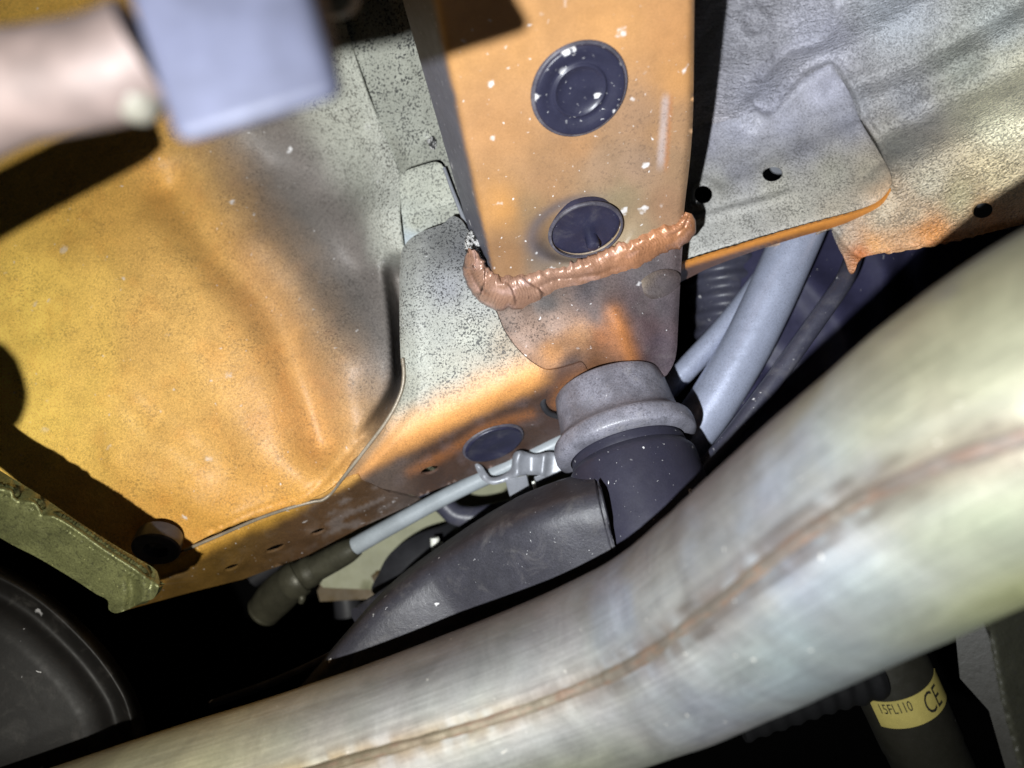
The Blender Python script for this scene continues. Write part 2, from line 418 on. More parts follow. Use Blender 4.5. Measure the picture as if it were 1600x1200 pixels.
M['bead'] = sheet_mat('copper_weld', fine=.25, mott=.3, bump=.3, bump_scale=420, rough=.36, spec=.6, metal=.2, pits=.6, pit_scale=500, pit_thr=.66, pit_col='3a2a24')
M['orange'] = sheet_mat('orange_flange_paint', fine=.15, mott=.25, pits=.5, pit_scale=700, pit_thr=.66, chips=.05, bump=.15, rough=.45)

# exhaust tube: brushed steel with heat tint painted along it
m, t, b = nodes('brushed_exhaust_steel'); T = NT(t)
at = T.n('ShaderNodeAttribute', attribute_name='Col'); ps = T.n('ShaderNodeAttribute', attribute_name='Pos')
mp = T.n('ShaderNodeMapping'); T.l(ps.outputs['Vector'], mp.inputs['Vector']); mp.inputs['Scale'].default_value = (.035, 1, 1)
st = T.noise(mp.outputs[0], 900, 4, .6); cl = T.noise(ps.outputs['Vector'], 55, 5, .65, .8); fg = T.noise(ps.outputs['Vector'], 1100, 3, .6)
rings = T.n('ShaderNodeMapping'); T.l(ps.outputs['Vector'], rings.inputs['Vector']); rings.inputs['Scale'].default_value = (1, .12, .12)
rg = T.noise(rings.outputs[0], 210, 3, .6)
v = T.mathn('ADD', T.mathn('MULTIPLY', T.ramp(st, .35, .65), .13), .92); v = T.mathn('MULTIPLY', v, T.mathn('ADD', T.mathn('MULTIPLY', T.ramp(cl, .3, .7), .30), .85))
v = T.mathn('MULTIPLY', v, T.mathn('ADD', T.mathn('MULTIPLY', T.ramp(fg, .35, .65), .10), .95))
v = T.mathn('MULTIPLY', v, T.mathn('ADD', T.mathn('MULTIPLY', T.ramp(rg, .3, .7), .03), .985))
cm = T.n('ShaderNodeCombineXYZ'); [T.l(v, cm.inputs[i]) for i in range(3)]
c = T.mix(1.0, at.outputs['Color'], cm.outputs[0], 'MULTIPLY')
# heat-tint clouds: a little blue, straw and mauve in the oxide
hue = T.n('ShaderNodeTexNoise'); hue.inputs['Scale'].default_value = 38; hue.inputs['Detail'].default_value = 3; T.l(ps.outputs['Vector'], hue.inputs['Vector'])
c = T.mix(.07, c, hue.outputs['Color'], 'SOFT_LIGHT')
spk = T.ramp(T.noise(ps.outputs['Vector'], 420, 2, .5), .735, .76); c = T.mix(T.mathn('MULTIPLY', spk, .5), c, tuple(lin('d8d2c8')))
T.l(c, b.inputs['Base Color']); b.inputs['Metallic'].default_value = .42; b.inputs['Specular IOR Level'].default_value = .45
T.l(T.mathn('ADD', T.mathn('MULTIPLY', st, .24), .38), b.inputs['Roughness'])
bp = T.n('ShaderNodeBump'); bp.inputs['Strength'].default_value = .4; bp.inputs['Distance'].default_value = .0004
T.l(T.mathn('ADD', st, T.mathn('MULTIPLY', rg, .6)), bp.inputs['Height']); T.l(bp.outputs[0], b.inputs['Normal'])
M['exhaust'] = m

# ================================================================== SETTING: dark cavity far behind everything
c8 = []
def cavity():
    V = [P(-1500, -1300, .95), P(3100, -1300, .95), P(3100, 2500, .95), P(-1500, 2500, .95)]
    nx = 24; pts = []; 
    for j in range(nx):
        for i in range(nx):
            x = -1500 + 4600 * i / (nx - 1); y = -1300 + 3800 * j / (nx - 1)
            pts.append(P(x, y, .95 + .05 * math.sin(i * 1.3) * math.cos(j * .9)))
    o = mesh_obj('engine_bay_wall', np.array([tuple(p) for p in pts]), [f[::-1] for f in grid_faces(nx, nx, False)], M['cavity'])
    o['kind'] = 'structure'; o['label'] = 'black backdrop for the unlit engine bay far behind the suspension parts'
cavity()

# ================================================================== FRAME RAIL
XL = lambda y: np.interp(y, [-200, 0, 50, 405, 470], [637, 680, 690, 765, 779])
XC = lambda y: np.interp(y, [-200, 0, 365, 470], [573, 630, 735, 765])
XR = lambda y: np.interp(y, [-200, 0, 200, 330, 400], [1089, 1085, 1082, 1069, 1066])
def rail_face(X, Y): return .255 + .0002 * Y + .00006 * (X - 880)
def d_rail(X, Y):
    xl, xc, xr = XL(Y), XC(Y), XR(Y)
    d = rail_face(X, Y)
    t = (xl - X) / (xl - xc); k = .16
    d = d + .045 * (np.sqrt(t * t + k * k) + t) / 2
    d = d + roll(xr - X, 12, .004)
    # dished seat round the lower plug
    a = math.radians(-17); dx = X - 915; dy = Y - 360
    e = np.hypot((dx*math.cos(a) + dy*math.sin(a)) / 56, (-dx*math.sin(a) + dy*math.cos(a)) / 33)
    d = d + (.0035 + .00014 * (Y - 362)) * (1 - ss(1.0, 1.55, e)) 
    d = d + .0006 * (fbm(X / 120, Y / 120, 2) - .5)
    return d
rail0 = paint([(690, 60, 'c8904a'), (800, 60, 'cc9350'), (950, 40, 'cf9450'), (1060, 60, 'c48a4c'), (780, 200, 'c08a50'), (900, 230, 'b08050', .3), (1040, 200, 'b08458', .5), (1060, 120, 'c68c4a'), (1000, 180, 'ac8460', .6),
                (790, 330, 'c4893f'), (850, 290, 'aa7e52', .3), (1000, 260, 'a08064', .7), (940, 270, 'a28060', .5), (1040, 320, 'a07856', .3), (790, 400, '946a40'), (845, 400, '7d6a58', .4), (960, 315, '94805f', .3), (990, 370, 'a08a6a', .2), (900, 430, '8a7a66', .5), (1050, 260, 'a07c58', .5), (830, 330, '96754e', .3)], warp=14, p=3.2, gain=.80, desat=.14)
def p_rail(X, Y):
    c = rail0(X, Y); t = (XL(Y) - X) / (XL(Y) - XC(Y)); n = (fbm(X / 20, Y / 50, 61) - .47) * 2
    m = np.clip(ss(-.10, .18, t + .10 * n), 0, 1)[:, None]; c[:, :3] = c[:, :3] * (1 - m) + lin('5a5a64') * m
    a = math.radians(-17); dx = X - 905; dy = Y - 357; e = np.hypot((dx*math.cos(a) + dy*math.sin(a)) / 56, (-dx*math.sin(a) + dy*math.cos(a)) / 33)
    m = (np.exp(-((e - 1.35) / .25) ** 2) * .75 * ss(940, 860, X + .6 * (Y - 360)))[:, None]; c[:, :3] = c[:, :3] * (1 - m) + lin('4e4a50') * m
    d = np.abs(X - np.interp(Y, [140, 270], [1049, 1040])); m = (ss(5, 2, d) * ss(140, 160, Y) * ss(275, 255, Y) * .6)[:, None]; c[:, :3] = c[:, :3] * (1 - m) + lin('a06a44') * m
    d = np.abs(X - np.interp(Y, [140, 270], [1041, 1031])); m = (ss(9, 2, d) * ss(140, 160, Y) * ss(275, 245, Y) * .6)[:, None]; c[:, :3] = c[:, :3] * (1 - m) + lin('b0a4a4') * m
    return c
rail = thing('frame_rail', 'orange painted box rail with two black plugs and copper weld at its end', 'frame rail', P(900, 200, .30))
ro = np.concatenate([cr([(XC(y) - 1, y) for y in (-200, 0, 200, 372)], 6), [(748, 425), (775, 462), (830, 470), (900, 452), (1000, 410), (1060, 382)], cr([(XR(y), y) for y in (380, 330, 200, 0, -200)], 6)])
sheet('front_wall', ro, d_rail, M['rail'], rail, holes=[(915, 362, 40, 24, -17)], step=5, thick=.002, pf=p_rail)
# hidden right-hand wall of the box, running back from the face edge
def back_wall(name, line, depth, mat, parent, n=10):
    V = []; 
    for (x, y, d) in line:
        a = P(x, y, d)
        for k in range(n): V.append(a + VIEW * (depth * k / (n - 1)))
    f = grid_faces(len(line), n, False)
    return mesh_obj(name, np.array([tuple(v) for v in V]), f, mat, parent)
ys = np.linspace(-200, 385, 24)
back_wall('side_wall', [(float(XR(y)) - 2, float(y), float(d_rail(np.array([XR(y) - 1.]), np.array([float(y)]))[0]) + .0015) for y in ys], .05, M['brown'] if False else M['dark'], rail)

# weld bead round the end of the rail
def bead():
    ctrl = [(735, 392, 14, .5), (744, 425, 22, .9), (768, 449, 29, 1.1), (804, 456, 30, 1.0), (840, 450, 30, 1.1), (866, 441, 28, .85), (905, 431, 27, .9), (950, 413, 26, .9), (1000, 391, 25, .85), (1040, 372, 25, .95), (1066, 358, 18, .95), (1074, 332, 11, .7)]
    q = cr(ctrl, 40); L = np.concatenate([[0], np.cumsum(np.hypot(*np.diff(q[:, :2], axis=0).T))])
    s = np.arange(0, L[-1], 1.3); q = np.stack([np.interp(s, L, q[:, i]) for i in range(4)], -1)
    tx = np.gradient(q[:, 0]); ty = np.gradient(q[:, 1]); ln = np.hypot(tx, ty); nx, ny = -ty / ln, tx / ln
    m = 27; a = np.linspace(-1, 1, m)
    Sg, A = np.meshgrid(s, a, indexing='ij')
    wv = q[:, 2:3] * (1 + .30 * (fbm(Sg / 26, np.sign(A) * 3.3 + Sg * 0, 5) - .5) * 2 + .16 * (fbm(Sg / 7, np.sign(A) * 5.1 + Sg * 0, 6) - .5) * 2)
    wv = wv * (.35 + .65 * np.sqrt(np.minimum(ss(-4, 22, Sg), 1 - ss(L[-1] - 20, L[-1] + 4, Sg))))
    wob = 5 * (fbm(Sg / 34, Sg * 0, 21) - .5) * 2
    X = q[:, 0:1] + nx[:, None] * (A * wv + wob); Y = q[:, 1:2] + ny[:, None] * (A * wv + wob)
    end = np.minimum(ss(0, 14, Sg), 1 - ss(L[-1] - 14, L[-1], Sg))
    lump = 1 + 1.3 * (fbm(Sg / 45, A * .7, 8) - .47)
    edge = (1 - np.abs(A) ** 2.6)
    SK = [-40, 22, 58, 104, 141, 600]; pz = Sg + 20 * A * A - 16 * A + 16 * (fbm(Sg / 30, A * 1.6, 77) - .5)
    saw = np.zeros_like(Sg)
    for a0, a1 in zip(SK[:-1], SK[1:]): saw = np.where((pz >= a0) & (pz < a1), (pz - a0) / (a1 - a0), saw)
    amp = .0018 * ss(165, 150, Sg)
    drop = ss(.86, .97, saw) * (Sg < 160) * ss(.3, .6, fbm(Sg / 14, A * 2, 78))
    saw = saw * (1 - ss(.93, 1.0, saw))
    crease = np.exp(-((A - .25 * np.sin(Sg / 33) - .1) / .13) ** 2)
    h = .0048 * q[:, 3:4] * edge * (.55 + .45 * lump) * (.25 + .75 * end) + amp * saw * edge - .0008 * crease * ss(.35, .6, fbm(Sg / 50, A * .3, 66))
    ph = Sg / 4.6 + 2.6 * A**2 + .9 * fbm(Sg / 30, A * 1.5, 11) + 5.0 * fbm(Sg / 60, A * .9, 14)
    rip = np.abs(np.sin(math.pi * ph)) ** .7
    zone = .3 + .7 * ss(.35, .65, fbm(Sg / 40, A * 1.3, 31))
    fold = 0
    for (s0, wd, am) in ((62, 16, .9), (92, 14, .8), (128, 12, 1.2), (158, 12, .9), (40, 12, .9), (20, 10, .8)):
        fold = fold + am * np.exp(-((Sg - s0 - 9 * A * np.sign(A) + 6) / wd) ** 2)
    h = np.maximum(h, .0012 * edge) + .0004 * fold * edge + .0012 * edge * (fbm(Sg / 9, A * 2.2 + Sg / 60, 44) - .47) + .00016 * (rip - .5) * zone * (1 - A**2) ** .3
    base = rail_face(X, Y) + .0005
    lo = np.where(X < 775, (775 - X) * .00028, 0)
    D = base + lo + .001 - h
    D = D + np.where(np.abs(A) > .97, .004, 0)
    V = P3(X, Y, D).reshape(-1, 3)
    c0, c1, c2 = lin('9c7864'), lin('4a3228'), lin('bc988a')
    k = (1 - (1 - rip) * zone * .75).ravel()[:, None]; g = fbm(Sg / 25, A * 2, 41).ravel()[:, None]
    col = c1 * (1 - k) + c0 * k; col = col * (1 - ss(.5, .8, g)) + c2 * ss(.5, .8, g) * (.4 + .6 * k)
    dk = np.clip(drop * .8 + crease * .35 * ss(.4, .6, fbm(Sg / 50, A * .3, 66)) + ss(.82, 1, np.abs(A)) * .6, 0, 1).ravel()[:, None]; col = col * (1 - dk) + lin('33211a') * dk
    og = ss(850, 1040, X).ravel()[:, None]; col = col * (1 - .45 * og) + lin('c07a40') * .45 * og * (.5 + .5 * k)
    rgba = np.concatenate([col, ss(.35, .6, fbm(Sg / 20, A * 3, 50)).ravel()[:, None]], 1)
    mesh_obj('weld_bead', V, grid_faces(len(s), m, False), M['bead'], rail, rgba)
bead()
def blob(name, x, y, d, r, mat, parent, seed=1, sq=(1, 1, 1), nz=.35, dirv=None):
    V = []; n, m = 18, 26
    rx = MR @ np.array([1, 0, 0]); ry = MR @ np.array([0, -1, 0]); rz = MR @ np.array([0, 0, 1]); 
    if dirv: 
        a = math.atan2(dirv[1], dirv[0]); rx, ry = rx * math.cos(a) + ry * math.sin(a), -rx * math.sin(a) + ry * math.cos(a)
    c = P3(x, y, d)
    for i in range(n):
        th = math.pi * (i + .5) / n
        for j in range(m):
            f = 2 * math.pi * j / m; u = np.array([math.sin(th) * math.cos(f), math.sin(th) * math.sin(f), math.cos(th)])
            k = 1 + nz * 2 * (float(fbm(np.array(u[0] * 2.2 + 5 + seed), np.array(u[1] * 2.2 + u[2] * 1.7 + 9))) - .47)
            w = u * k * r * np.array(sq); V.append(c + rx * w[0] + ry * w[1] + rz * w[2])
    f = grid_faces(n, m); f.append(list(range(m))); f.append(list(range((n-1)*m, n*m))[::-1])
    f = [x[::-1] for x in f]
    return mesh_obj(name, np.array(V), f, mat, parent)
M['bead2'] = sheet_mat('copper_weld_drips', '8e6a58', attr=False, fine=.3, mott=.6, bump=.5, bump_scale=350, rough=.36, spec=.6, metal=.2, pits=.7, pit_scale=420, pit_thr=.56, pit_col='2e1e18')
for bx_, by_, br_, bs_ in ((742, 408, .0040, 1), (752, 424, .0046, 5), (766, 446, .0044, 9), (786, 462, .0036, 12), (1072, 345, .0034, 15)):
    blob('weld_drip', bx_, by_, float(rail_face(float(bx_), float(by_))) + .0015 + max(0, 770 - bx_) * .00028, br_, M['bead2'], rail, bs_, (1.25, .6, .62), .7, (.35, .94) if bx_ < 760 else (.8, .6))
blob('weld_spatter', 676, 224, .3855, .0030, M['spat'], rail, 5, (1.3, .8, .35), .6, (.45, .9))
blob('weld_spatter', 741, 386, .352, .0052, M['spat'], rail, 3, (1.5, .75, .6), .5, (.45, .9))
blob('weld_spatter', 752, 412, .348, .0035, M['spat'], rail, 8, (1.5, .6, .6), .5, (.5, .85))

# ================================================================== RUBBER PLUGS
def plug(label, dfun, x, y, R, mat, prof, off=0.0):
    p, n = normal_at(dfun, x, y)
    o = thing('rubber_plug', label, 'plug', p, 'rubber plugs in the rail and crossmember')
    lathe('cap', p + n * off, n, [(h * R, r * R) for h, r in prof], mat, o, seg=56, cap0=False, sharp=60)
    lathe('lip', p + n * (off - .0006), n, [(0, R * 1.0), (0, R * 1.075), (.0009, R * 1.06), (.0013, R * 1.02), (.0011, R * .985)], M['lip2'], o, seg=56, cap0=False, cap1=False, sharp=60)
    return o, p, n
plug('upper round black plug splattered white in the orange rail', rail_face, 905, 140, .0182, M['plug'],
     [(-.1, 1.0), (.03, 1.0), (.07, .985), (.085, .95), (.05, .80), (.02, .70), (.0, .62), (.02, .595), (.045, .58), (.05, .55), (.03, .52), (.005, .5), (.0, .3), (.0, .02)], .0009)
lo, pp, nn = plug('lower black plug with a small nub, sunk above the copper weld', lambda X, Y: rail_face(X, Y) + .00014 * (Y - 362), 915, 360, .0160, M['plug2'],
     [(-.30, 1.0), (-.12, 1.0), (-.10, .98), (-.10, .9), (-.14, .75), (-.15, .4), (-.15, .02)], .0006)
nb = P(926, 380, float(rail_face(926., 380.)))
lathe('nub', nb - nn * .0025, nn, [(-.002, .0030), (.0040, .0030), (.0048, .0027), (.0052, .0020), (.0052, .0001)], M['plug2'], lo, seg=20, cap0=False)

# ================================================================== CROSSMEMBER (gusset, sleeve, lower flange)
FOLD = cr([(200, 925), (330, 848), (440, 795), (530, 748), (600, 712), (700, 660), (790, 618), (860, 590), (960, 560), (1100, 520)], 6)
SEAMG = cr([(745, 405), (756, 440), (772, 478), (790, 520), (815, 552), (846, 575), (868, 577), (895, 570), (908, 566), (914, 571)], 6)
g_base = rbf([(640, 380, .366), (715, 345, .365), (750, 440, .356), (680, 450, .358), (630, 500, .361), (700, 560, .354), (790, 560, .350), (640, 640, .356), (560, 725, .363), (850, 590, .350), (960, 560, .352), (1050, 520, .356), (440, 795, .372), (300, 865, .378)])
def d_cross(X, Y):
    d = g_base(X, Y); _, sd, _ = pdist(X, Y, FOLD)
    k = 16.0; sp = (np.sqrt(sd * sd + k * k) + sd) / 2
    d = d + .00062 * sp
    return d
def d_gus(X, Y):
    d = d_cross(X, Y)
    _, ls, _ = pdist(X, Y, cr([(636, 365), (625, 395), (624, 480), (626, 560), (630, 602), (612, 645), (580, 690), (545, 735), (510, 778)], 6))
    e = np.abs(ls); d = d + roll(e, 16, .004) - .0012 * np.exp(-((e - 26) / 9) ** 2)
    d = d + ridge(X, Y, [(560, 735), (600, 690), (640, 640)], .0022, 10)
    # raised pad lower edge
    d = d + ridge(X, Y, [(640, 738), (700, 708), (760, 670), (830, 648)], -.0016, 9)
    a = math.radians(-17); dx, dy = X - 672, Y - 735
    e2 = np.hypot((dx*math.cos(a)+dy*math.sin(a)) / 16, (-dx*math.sin(a)+dy*math.cos(a)) / 6.5); d = d - .0016 * (1 - ss(.9, 1.8, e2))
    return d + .0005 * (fbm(X / 40, Y / 40, 6) - .5)
def mixc(c, m, h): m = np.clip(m, 0, 1)[:, None]; c[:, :3] = c[:, :3] * (1 - m) + lin(h) * m; return c
gus_face = paint([(640, 400, '8e8e88', .7), (690, 370, '6c6c6a', 1), (720, 390, '68686a', 1), (650, 480, 'a4a59e', .8), (700, 450, '96979a', 1), (745, 470, 'a0a19c', 1), (690, 520, 'b0b1a8', 1), (650, 560, 'b4b5aa', .7), (740, 530, 'b2b2a6', 1), (640, 610, 'aeada0', .6),
               (700, 590, 'b8b6a8', 1), (790, 545, 'aa9c88', .9), (650, 660, 'b5ac98', .7), (750, 590, 'bcae98', .8), (560, 735, 'a89e88', .4)], warp=9, gain=.82)
def p_gus(X, Y):
    c = gus_face(X, Y); f = pdist(X, Y, FOLD)[1]; n = (fbm(X / 30, Y / 30, 51) - .47) * 2; ln = pdist(X, Y, cr([(640, 738), (700, 708), (760, 670), (830, 648)], 5))[0]
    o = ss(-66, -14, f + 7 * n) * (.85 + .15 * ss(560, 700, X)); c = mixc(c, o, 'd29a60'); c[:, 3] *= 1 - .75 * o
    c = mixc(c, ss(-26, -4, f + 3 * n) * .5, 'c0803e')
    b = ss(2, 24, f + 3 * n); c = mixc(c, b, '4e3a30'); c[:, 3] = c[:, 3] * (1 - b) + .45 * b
    c = mixc(c, b * ss(.5, .7, fbm(X / 24, Y / 16, 53)) * .5, '6a5a58')
    c = mixc(c, np.exp(-(ln / 8) ** 2) * .75 * b, '9a6238')
    c = mixc(c, b * (1 - ss(600, 680, X)) * .6, '6e625a')
    c = mixc(c, ss(20, 5, pdist(X, Y, cr([(612, 648), (580, 692), (548, 732), (520, 768)], 4))[0]) * ss(640, 690, Y) * .7, '6e5f4c')
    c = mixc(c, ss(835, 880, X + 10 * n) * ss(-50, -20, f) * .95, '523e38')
    rg = pdist(X, Y, cr([(868, 632), (880, 605), (920, 585), (980, 562)], 5))[0]; c = mixc(c, np.exp(-(rg / 10) ** 2) * .7, 'a06a42')
    return c
cross = thing('crossmember', 'grey speckled crossmember gusset turning orange and brown at its lower flange', 'crossmember', P(720, 560, .37))
go = np.concatenate([cr([(692, 350), (655, 364), (633, 382), (625, 410), (624, 480), (626, 560), (630, 598), (612, 645), (580, 690), (552, 722), (530, 752), (512, 776)], 6), [(535, 765), (558, 746)], cr([(558, 746), (575, 758), (610, 766), (654, 776)], 5), [(740, 742), (870, 690), (940, 650), (930, 600)], SEAMG[::-1], cr([(738, 372), (722, 345), (706, 338), (692, 350)], 5)])
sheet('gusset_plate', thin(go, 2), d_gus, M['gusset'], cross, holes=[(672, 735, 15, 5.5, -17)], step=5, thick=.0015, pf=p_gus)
# sleeve below the weld, lapped over the gusset
def d_slv(X, Y):
    d = rbf_slv(X, Y)
    d = d + ridge(X, Y, [(955, 480), (968, 515), (985, 565)], -.0020, 16) + ridge(X, Y, [(1010, 470), (1030, 530), (1020, 575)], .002, 20)
    d = d + roll(np.maximum(1060 - X, 0), 10, .003)
    sm = pdist(X, Y, SEAMG)[0]; w = ss(4, 60, sm) * inside(so_in, X, Y)
    return d * w + (1 - w) * (d_gus(X, Y) + .0016) + .0007 * (fbm(X / 50, Y / 50, 16) - .5)
so_in = np.concatenate([SEAMG, [(935, 600), (1100, 640), (1100, 300), (745, 330)]])
rbf_slv = rbf([(760, 440, .349), (800, 440, .344), (900, 420, .345), (1000, 410, .346), (1060, 380, .346), (800, 520, .3475), (850, 560, .3475), (900, 520, .345), (970, 500, .343), (1050, 500, .351), (930, 570, .3505), (1040, 570, .358), (1000, 600, .36)])
slv0 = paint([(800, 490, '7c6a60', .8), (830, 520, '9a8274', .8), (860, 500, '8a7264', .7), (800, 470, '54463e', .3), (850, 470, '4c4644', .5), (920, 450, '443e40', .5), (1000, 430, '504a4c', .3), (1040, 480, '4a4246', .3), (900, 530, '9c7454', .3), (860, 550, 'a4764e', .3), (940, 530, '84583c', .2), (1000, 480, '4e4446', .3), (1030, 540, '463c42', .3), (1045, 570, '463c42', .3), (930, 575, '64442e', .2), (890, 575, '4a3c38', .2), (1010, 520, '544446', .2), (880, 600, '503e38', .2), (1000, 590, '4c3e40', .1), (940, 480, '564a48', .4)], warp=14, p=3.5)
def p_slv(X, Y):
    c = slv0(X, Y); d = pdist(X, Y, cr([(958, 490), (970, 515), (985, 560)], 5))[0]; return mixc(c, np.exp(-(d / 15) ** 2) * .7, 'a86a36')
so = np.concatenate([[(738, 430), (750, 480), (775, 530), (805, 570), (845, 592), (885, 606), (902, 596), (920, 589), (940, 584.5), (970, 580), (1000, 578), (1020, 582)], cr([(1034, 591), (1044, 583), (1056, 556), (1060, 500), (1063, 440), (1068, 362)], 6), [(980, 380), (850, 420), (770, 415)]])
sheet('sleeve', thin(so, 2), d_slv, M['brown'], cross, step=5, thick=.0013, pf=p_slv)
# lower flange running off to the left
def d_low(X, Y):
    d = d_cross(X, Y) - .001
    _, sd, _ = pdist(X, Y, cr([(250, 880), (330, 842), (420, 803), (480, 780), (515, 766), (560, 738)], 6))
    d = d + roll(np.abs(sd), 9, .003)
    for (cx, cy) in ((497, 831), (430, 857), (362, 887)):
        dx, dy = X - cx, Y - cy; a = math.radians(-20); e = np.hypot((dx*math.cos(a)+dy*math.sin(a)) / 16, (-dx*math.sin(a)+dy*math.cos(a)) / 6); d = d - .0016 * (1 - ss(.9, 1.9, e))
    return d + .0004 * (fbm(X / 40, Y / 40, 26) - .5)
def p_low(X, Y):
    f = pdist(X, Y, FOLD)[1]; n = (fbm(X / 30, Y / 30, 55) - .47) * 2; c = np.tile(np.append(lin('b98a48'), .2), (len(X), 1))
    c = mixc(c, ss(560, 420, X) * .7, 'b08430'); c = mixc(c, ss(-2, -22, f) * .6, '6c5c44')
    b = ss(6, 24, f + 7 * n); c = mixc(c, b, '523c28'); c = mixc(c, b * ss(480, 320, X) * .8, '6a5020'); c = mixc(c, b * ss(560, 640, X) * .7, '5c524e')
    st = .3 * ss(.55, .8, vn((X * .9 - Y * .42) / 26, (Y * .9 + X * .42) / 7, 57)) * b * ss(470, 520, X) * ss(640, 600, X); c = mixc(c, st * .7, 'a8a4a4')
    return c
lo_o = np.concatenate([cr([(190, 905), (250, 878), (290, 860), (330, 842), (380, 822), (420, 803), (450, 797), (480, 782), (510, 768), (535, 752), (556, 741), (566, 750)], 5), [(610, 770), (656, 780)], [(640, 790), (560, 826), (480, 868), (380, 905), (300, 925), (190, 955)]])
sheet('lower_flange', thin(lo_o, 2), d_low, M['brown'], cross, holes=[(497, 831, 13, 4, -20), (430, 857, 17, 4.5, -20), (362, 887, 13, 4, -20)], step=5, thick=.0015, pf=p_low)
lp = cr([(629, 560), (630, 600), (612, 645), (580, 690), (545, 735), (512, 776), (488, 784), (420, 804), (330, 842), (288, 860)], 5); ld = np.where(lp[:, 0] > 512, d_gus(lp[:, 0], lp[:, 1]), d_low(lp[:, 0], lp[:, 1]))
tube('edge_lip', [(a, b, c - .0022, .0009) for (a, b), c in zip(lp.tolist()[::3], ld.tolist()[::3])], M['lip'], cross, seg=10, n=4)
plug('oval looking dusty black plug in the brown crossmember flange beside the bushing', d_cross, 770, 690, .0158, M['plug2'],
     [(-.12, 1.0), (.06, 1.0), (.09, .97), (.09, .9), (.04, .78), (.03, .4), (.05, .02)], .0012)

# ================================================================== FLOOR PANEL (left)
w_base = rbf([(-250, 200, .44), (-250, 700, .40), (0, 300, .418), (0, 500, .398), (0, 720, .385), (150, 760, .380), (300, 850, .384), (200, 600, .381), (300, 480, .385), (200, 380, .398), (350, 330, .408), (400, 620, .376), (440, 740, .373), (540, 735, .374), (420, 480, .387), (500, 560, .379), (570, 560, .378),
              (480, 380, .419), (420, 260, .440), (560, 420, .424), (540, 300, .434), (560, 180, .405), (590, 330, .399), (540, 60, .399), (620, 300, .393), (450, 150, .415), (300, 150, .43), (500, -150, .395), (200, -100, .44), (610, 380, .394), (602, 470, .400), (590, 640, .386)])
def d_pan(X, Y):
    d = w_base(X, Y)
    d = d + ridge(X, Y, [(270, 300), (340, 390), (420, 480), (470, 580), (505, 690)], .0175, 42)
    d = d + ridge(X, Y, [(400, 390), (470, 470), (525, 560), (545, 650)], -.0060, 50)
    d = d + ridge(X, Y, [(250, 640), (330, 700), (430, 770)], .0035, 36) + ridge(X, Y, [(180, 720), (300, 790), (360, 810)], -.0035, 28)
    d = d + ridge(X, Y, [(60, 560), (160, 620), (300, 740)], -.0035, 36)
    _, sd, _ = pdist(X, Y, cr([(600, 385), (614, 470), (621, 540), (620, 600), (588, 655), (548, 702), (505, 752), (470, 778), (400, 800), (330, 830)], 6))
    # deep turned-back edge next to the gusset
    gate = ss(385, 440, Y) * (1 - ss(600, 700, Y))
    e = -sd
    d = d + .050 * ss(-16, 14, -sd) * gate + roll(np.abs(sd), 14, .004) * (1 - gate) * ss(420, 520, Y)
    d = d + ridge(X, Y, [(120, 400), (230, 480), (330, 600), (400, 720)], -.0030, 34) + ridge(X, Y, [(60, 440), (150, 530), (240, 660)], .0022, 26)
    return d + .0016 * (fbm(X / 70, Y / 70, 4) - .5)
OVER = cr([(230, -200), (300, 60), (345, 200), (410, 310), (480, 420), (560, 560), (640, 720)], 6)     # edge of the grey overspray and of the slope's painted shade
def p_pan(X, Y):
    d = -pdist(X, Y, OVER)[1]; n = (fbm(X / 55, Y / 55, 5) - .47) * 2; n2 = (fbm(X / 14, Y / 14, 8) - .47) * 2
    c = np.tile(np.append(lin('f6d06a'), .4), (len(X), 1)); c = mixc(c, ss(20, 260, X + 40 * n), 'cfa45e'); c = mixc(c, ss(250, 430, X + 30 * n) * .85, 'b58752')  # yellower and lighter at left, painting in the torch's warm glow
    c = mixc(c, ss(640, 840, Y + 40 * n) * .75, 'c08c3c'); c = mixc(c, ss(470, 300, Y) * ss(420, 150, X) * .55, 'bd8a40')
    c = mixc(c, ss(.5, .75, fbm(X / 26, Y / 26, 12)) * .15, 'c27a34')
    g = ss(-120, 55, d + 14 * n + 8 * n2); c = mixc(c, g * .94, '686665')  # overspray grey, painted darker on the slope turned from the torch
    lt = ss(80, 165, d + 10 * n) * ss(470, 330, Y); c = mixc(c, lt, 'a6a79c'); c = mixc(c, ss(560, 600, X) * ss(430, 380, Y), 'adaea4')
    c = mixc(c, ss(600, 720, Y) * g * .6, '9a7c58')
    c[:, 3] = .22 + .25 * ss(.45, .7, fbm(X / 40, Y / 40, 22)) + .5 * lt + .15 * g
    c[:, :3] *= 1.16
    return c
floor = thing('floor_panel', 'large dented orange floor panel fading to speckled grey near the rail', 'body panel', P(350, 500, .39))
po = np.concatenate([[(-260, -200), (520, -200)], cr([(522, -60), (536, 20), (546, 60), (575, 150), (612, 240), (623, 272), (624, 300), (623, 340), (628, 384)], 5), [(644, 420), (644, 600)], cr([(632, 625), (606, 660), (566, 708), (520, 760), (470, 786), (440, 796), (400, 806), (360, 822), (325, 838), (290, 856)], 5), [(240, 888), (150, 850), (0, 768), (-260, 610)]])
sheet('pan', thin(po, 2), d_pan, M['pan'], floor, step=6, thick=.0012, pf=p_pan)
s_base = rbf([(545, 60, .397), (575, 150, .4015), (625, 265, .391), (640, 340, .390), (625, -100, .385), (650, 60, .3885), (690, 200, .384), (735, 365, .378), (700, 350, .380)])
